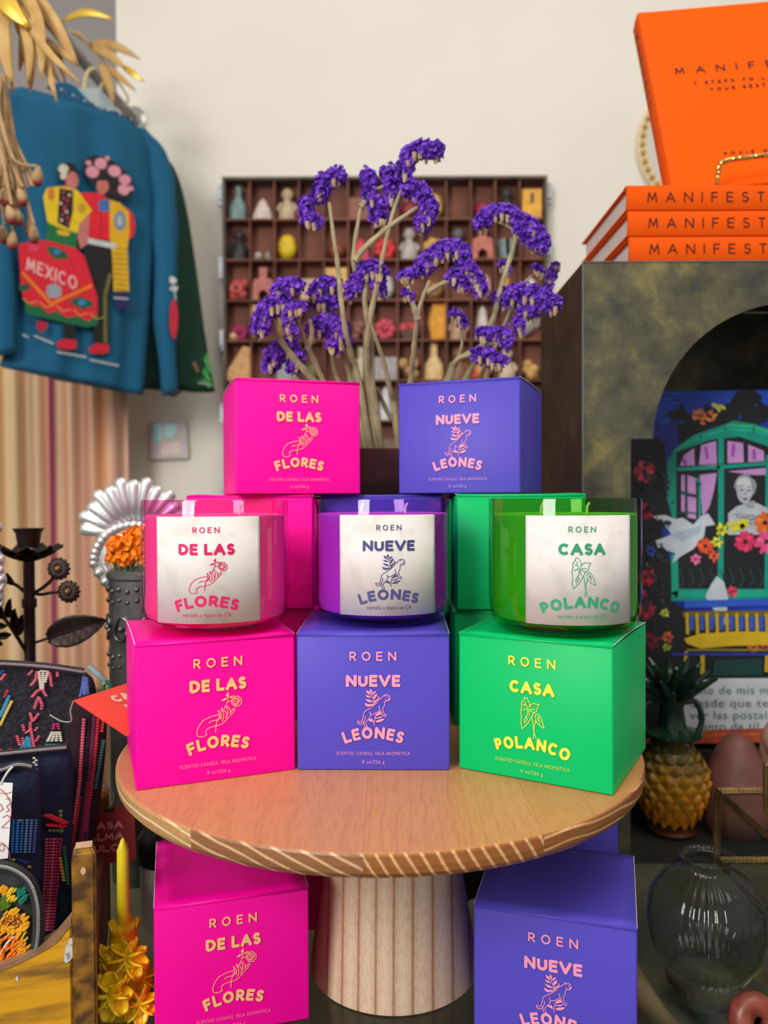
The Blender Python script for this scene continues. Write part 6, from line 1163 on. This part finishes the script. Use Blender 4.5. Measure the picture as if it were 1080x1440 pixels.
# ------------------------------------------------------------------ red tags
tgm = mat('coral_red_tag', (226, 70, 52), .6); tgk = mat('tag_pale_ink', (232, 190, 176), .6)
tg = thing('hang_tag', 'coral red paper tag with pale capitals, tied to the large black pouch', 'tag', tuple(P(140, 1000, .575)))
A_, B_, D_ = P(103, 986, .558), P(178, 962, .588), P(178, 1036, .535)
fa = lambda s_, t_, h: A_+(B_-A_)*s_+(D_-A_)*t_+((B_-A_).cross(D_-A_)).normalized()*h*(-1 if ((B_-A_).cross(D_-A_)).y > 0 else 1)
m = MB(); m.slab([(0, 0), (1, 0), (1, 1), (0, 1)], fa, .0006); m.build('card', tgm, tg)
k = Ink()
for i_, t_ in enumerate(('CASA', 'PALMA', 'DULCE')): k.caps(t_, .80+.02*i_, .62-.26*i_+0, .17, .045, width=.62, sp=.1)
k.mesh(lambda u, v, h: fa(u-.0, 1-v-.05, .0009+h*.2)).build('tag_lettering', tgk, tg)
m = MB(); m.tube(smoothp([P(103, 986, .556), P(99, 1000, .555), P(100, 1014, .555), P(86, 1014, .556), P(70, 1005, .558)], 4), .0005, 5); m.build('string', mat('clear_tag_loop', (150, 150, 150), .5), tg)
tg2 = thing('hang_tag', 'dark red paper tag with pale capitals hanging above the yellow candle', 'tag', tuple(P(168, 1215, .585)))
m = MB(); m.slab([(104, 1141), (189, 1130), (191, 1209), (108, 1220)], lambda u, v, h: P(u, v, .585-h), .0008); m.build('card', mat('dark_red_tag', (126, 28, 34), .6), tg2)
k = Ink()
for t_, cx_, cy_, w_ in (('CASA', 148, 1166, 50), ('PALMA', 143, 1182, 63), ('DULCE', 148, 1198, 63)): k.caps(t_, cx_, -cy_, 10.5, 2.6, width=w_, sp=.12)
k.mesh(lambda u, v, h: P(u, -v-(u-150)*.08, .5835-h)).build('tag_lettering', mat('tag_dim_ink', (186, 120, 116), .6), tg2)
m = MB(); m.slab([(145, 1138), (160, 1136), (160, 1141), (145, 1143)], lambda u, v, h: P(u, v, .5838-h), .0003); m.build('slot', mat('dark_slot', (24, 10, 12), .8), tg2)
m = MB(); m.tube(smoothp([P(152, 1138, .584), P(160, 1120, .59), P(150, 1105, .60), P(140, 1090, .61)], 4), .0006, 5); m.build('string', mat('clear_tag_loop', (150, 150, 150), .5), tg2)
# ------------------------------------------------------------------ yellow flower candle, white jar
ywx = mat('yellow_wax', (255, 222, 24), .38); ywl = mat('lemon_wax', (232, 214, 30), .38, trans=.3)
ycx, ycy = -.1825, .533; yk = thing('flower_candle', 'yellow wax candle modelled with big flowers and a slim taper on top', 'candle', (ycx, ycy, TAB)); zy = lambda y: P(171, y, ycy).z-TAB
m = MB(); m.lathe([(0, 0), (.017, 0), (.0165, .01), (.013, .03), (.010, zy(1330)), (.0085, zy(1300)), (0, zy(1295))], 18, M=None); m.build('stem_body', ywx, yk, world=False, smooth=True)
m = MB(); m.lathe([(0, zy(1320)), (.0046, zy(1320)), (.0040, zy(1195)), (.0012, zy(1180)), (0, zy(1178))], 14); m.build('taper', ywl, yk, world=False, smooth=True)
def waxpetal(c0, d_, L_, w_, up, mt=ywx):
    d_ = Vector(d_).normalized(); sd = d_.cross(Vector((0, 0, 1))); sd = sd.normalized() if sd.length > .1 else Vector((1, 0, 0)); nn = sd.cross(d_).normalized(); m = MB()
    def fn(u, v):
        s_ = 2*u-1; w2 = w_*.5*(math.sin(PI*min(1, .12+v*.80))**.6)*(1+.10*math.cos(s_*9)*v); return Vector(c0)+d_*L_*v+sd*s_*w2+nn*(up*v*v*L_+.25*w_*(s_*s_)*(1-.3*v)+.05*w_*math.cos(s_*10)*v)
    m.sheet(fn, 10, 7); m.build('petal', mt, yk, world=False, smooth='all', solid=.0016)
for i in range(5):
    a_ = 2*PI*i/5+.5; waxpetal((0, 0, zy(1345)), (math.cos(a_)*.5, math.sin(a_)*.5, 1), .026, .014, .05)
def waxflower(px, py, dd, r_, n1, n2, tilt=(0, -1, .15)):
    c0 = P(px, py, dd)-Vector((ycx, ycy, TAB)); ax = Vector(tilt).normalized(); a1 = ax.orthogonal().normalized(); a2 = ax.cross(a1)
    for tier, (n_, L_, k_) in enumerate(((n1, r_, .35), (n2, r_*.62, .9))):
        for i in range(n_): a_ = 2*PI*i/n_+tier*.4; waxpetal(c0, (a1*math.cos(a_)+a2*math.sin(a_))+ax*k_, L_, L_*.85, 0)
    m = MB(); m.ball(c0+ax*.002, r_*.28, 8, jit=.3); m.build('flower_centre', ywx, yk, world=False, smooth='all')
waxflower(181, 1346, .512, .0145, 9, 5); waxflower(150, 1350, .520, .011, 7, 4, (-.4, -1, .2)); waxflower(158, 1398, .502, .0155, 8, 6, (-.1, -1, .3)); waxflower(200, 1375, .528, .012, 7, 4, (.6, -1, .2)); waxflower(196, 1412, .512, .0125, 7, 4, (.4, -1, .3))
m = MB(); m.lathe([(0, .0), (.0205, 0), (.0195, .004), (.015, .007), (0, .007)], 24); m.build('wax_base', ywl, yk, world=False, smooth=True)
jx, jy = -.1800, .640; jz = P(205, 1205, jy).z-TAB
jr = thing('white_jar', 'white ceramic jar with a dark rounded lid, behind the yellow candle', 'jar', (jx, jy, TAB))
m = MB(); m.lathe([(0, 0), (.021, 0), (.024, .003), (.024, jz), (0, jz)], 32); m.build('jar_body', mat('white_ceramic', (222, 226, 222), .35), jr, world=False, smooth=True)
m = MB(); m.lathe([(0, jz+.0002), (.0255, jz+.0002), (.0265, jz+.005), (.026, jz+.018), (.020, jz+.026), (.006, jz+.029), (.005, jz+.036), (0, jz+.037)], 32); m.build('lid', mat('dark_lid', (44, 44, 46), .4, var=.4, vscale=60), jr, world=False, smooth=True)
# dark basket of shells behind the stand foot
m = MB(); m.lathe([(0, 0), (.038, 0), (.044, .04), (.047, .10), (.044, .10), (.041, .04), (.035, .006), (0, .006)], 40, rib=.02, nr=20)
bk = thing('dark_basket', 'dark brown basket standing behind the stand foot, deep in shadow', 'basket', (.060, .705, TAB)); m.build('basket_wall', mat('dark_wicker', (54, 38, 26), .8, var=.5, vscale=60), bk, world=False, smooth='all')
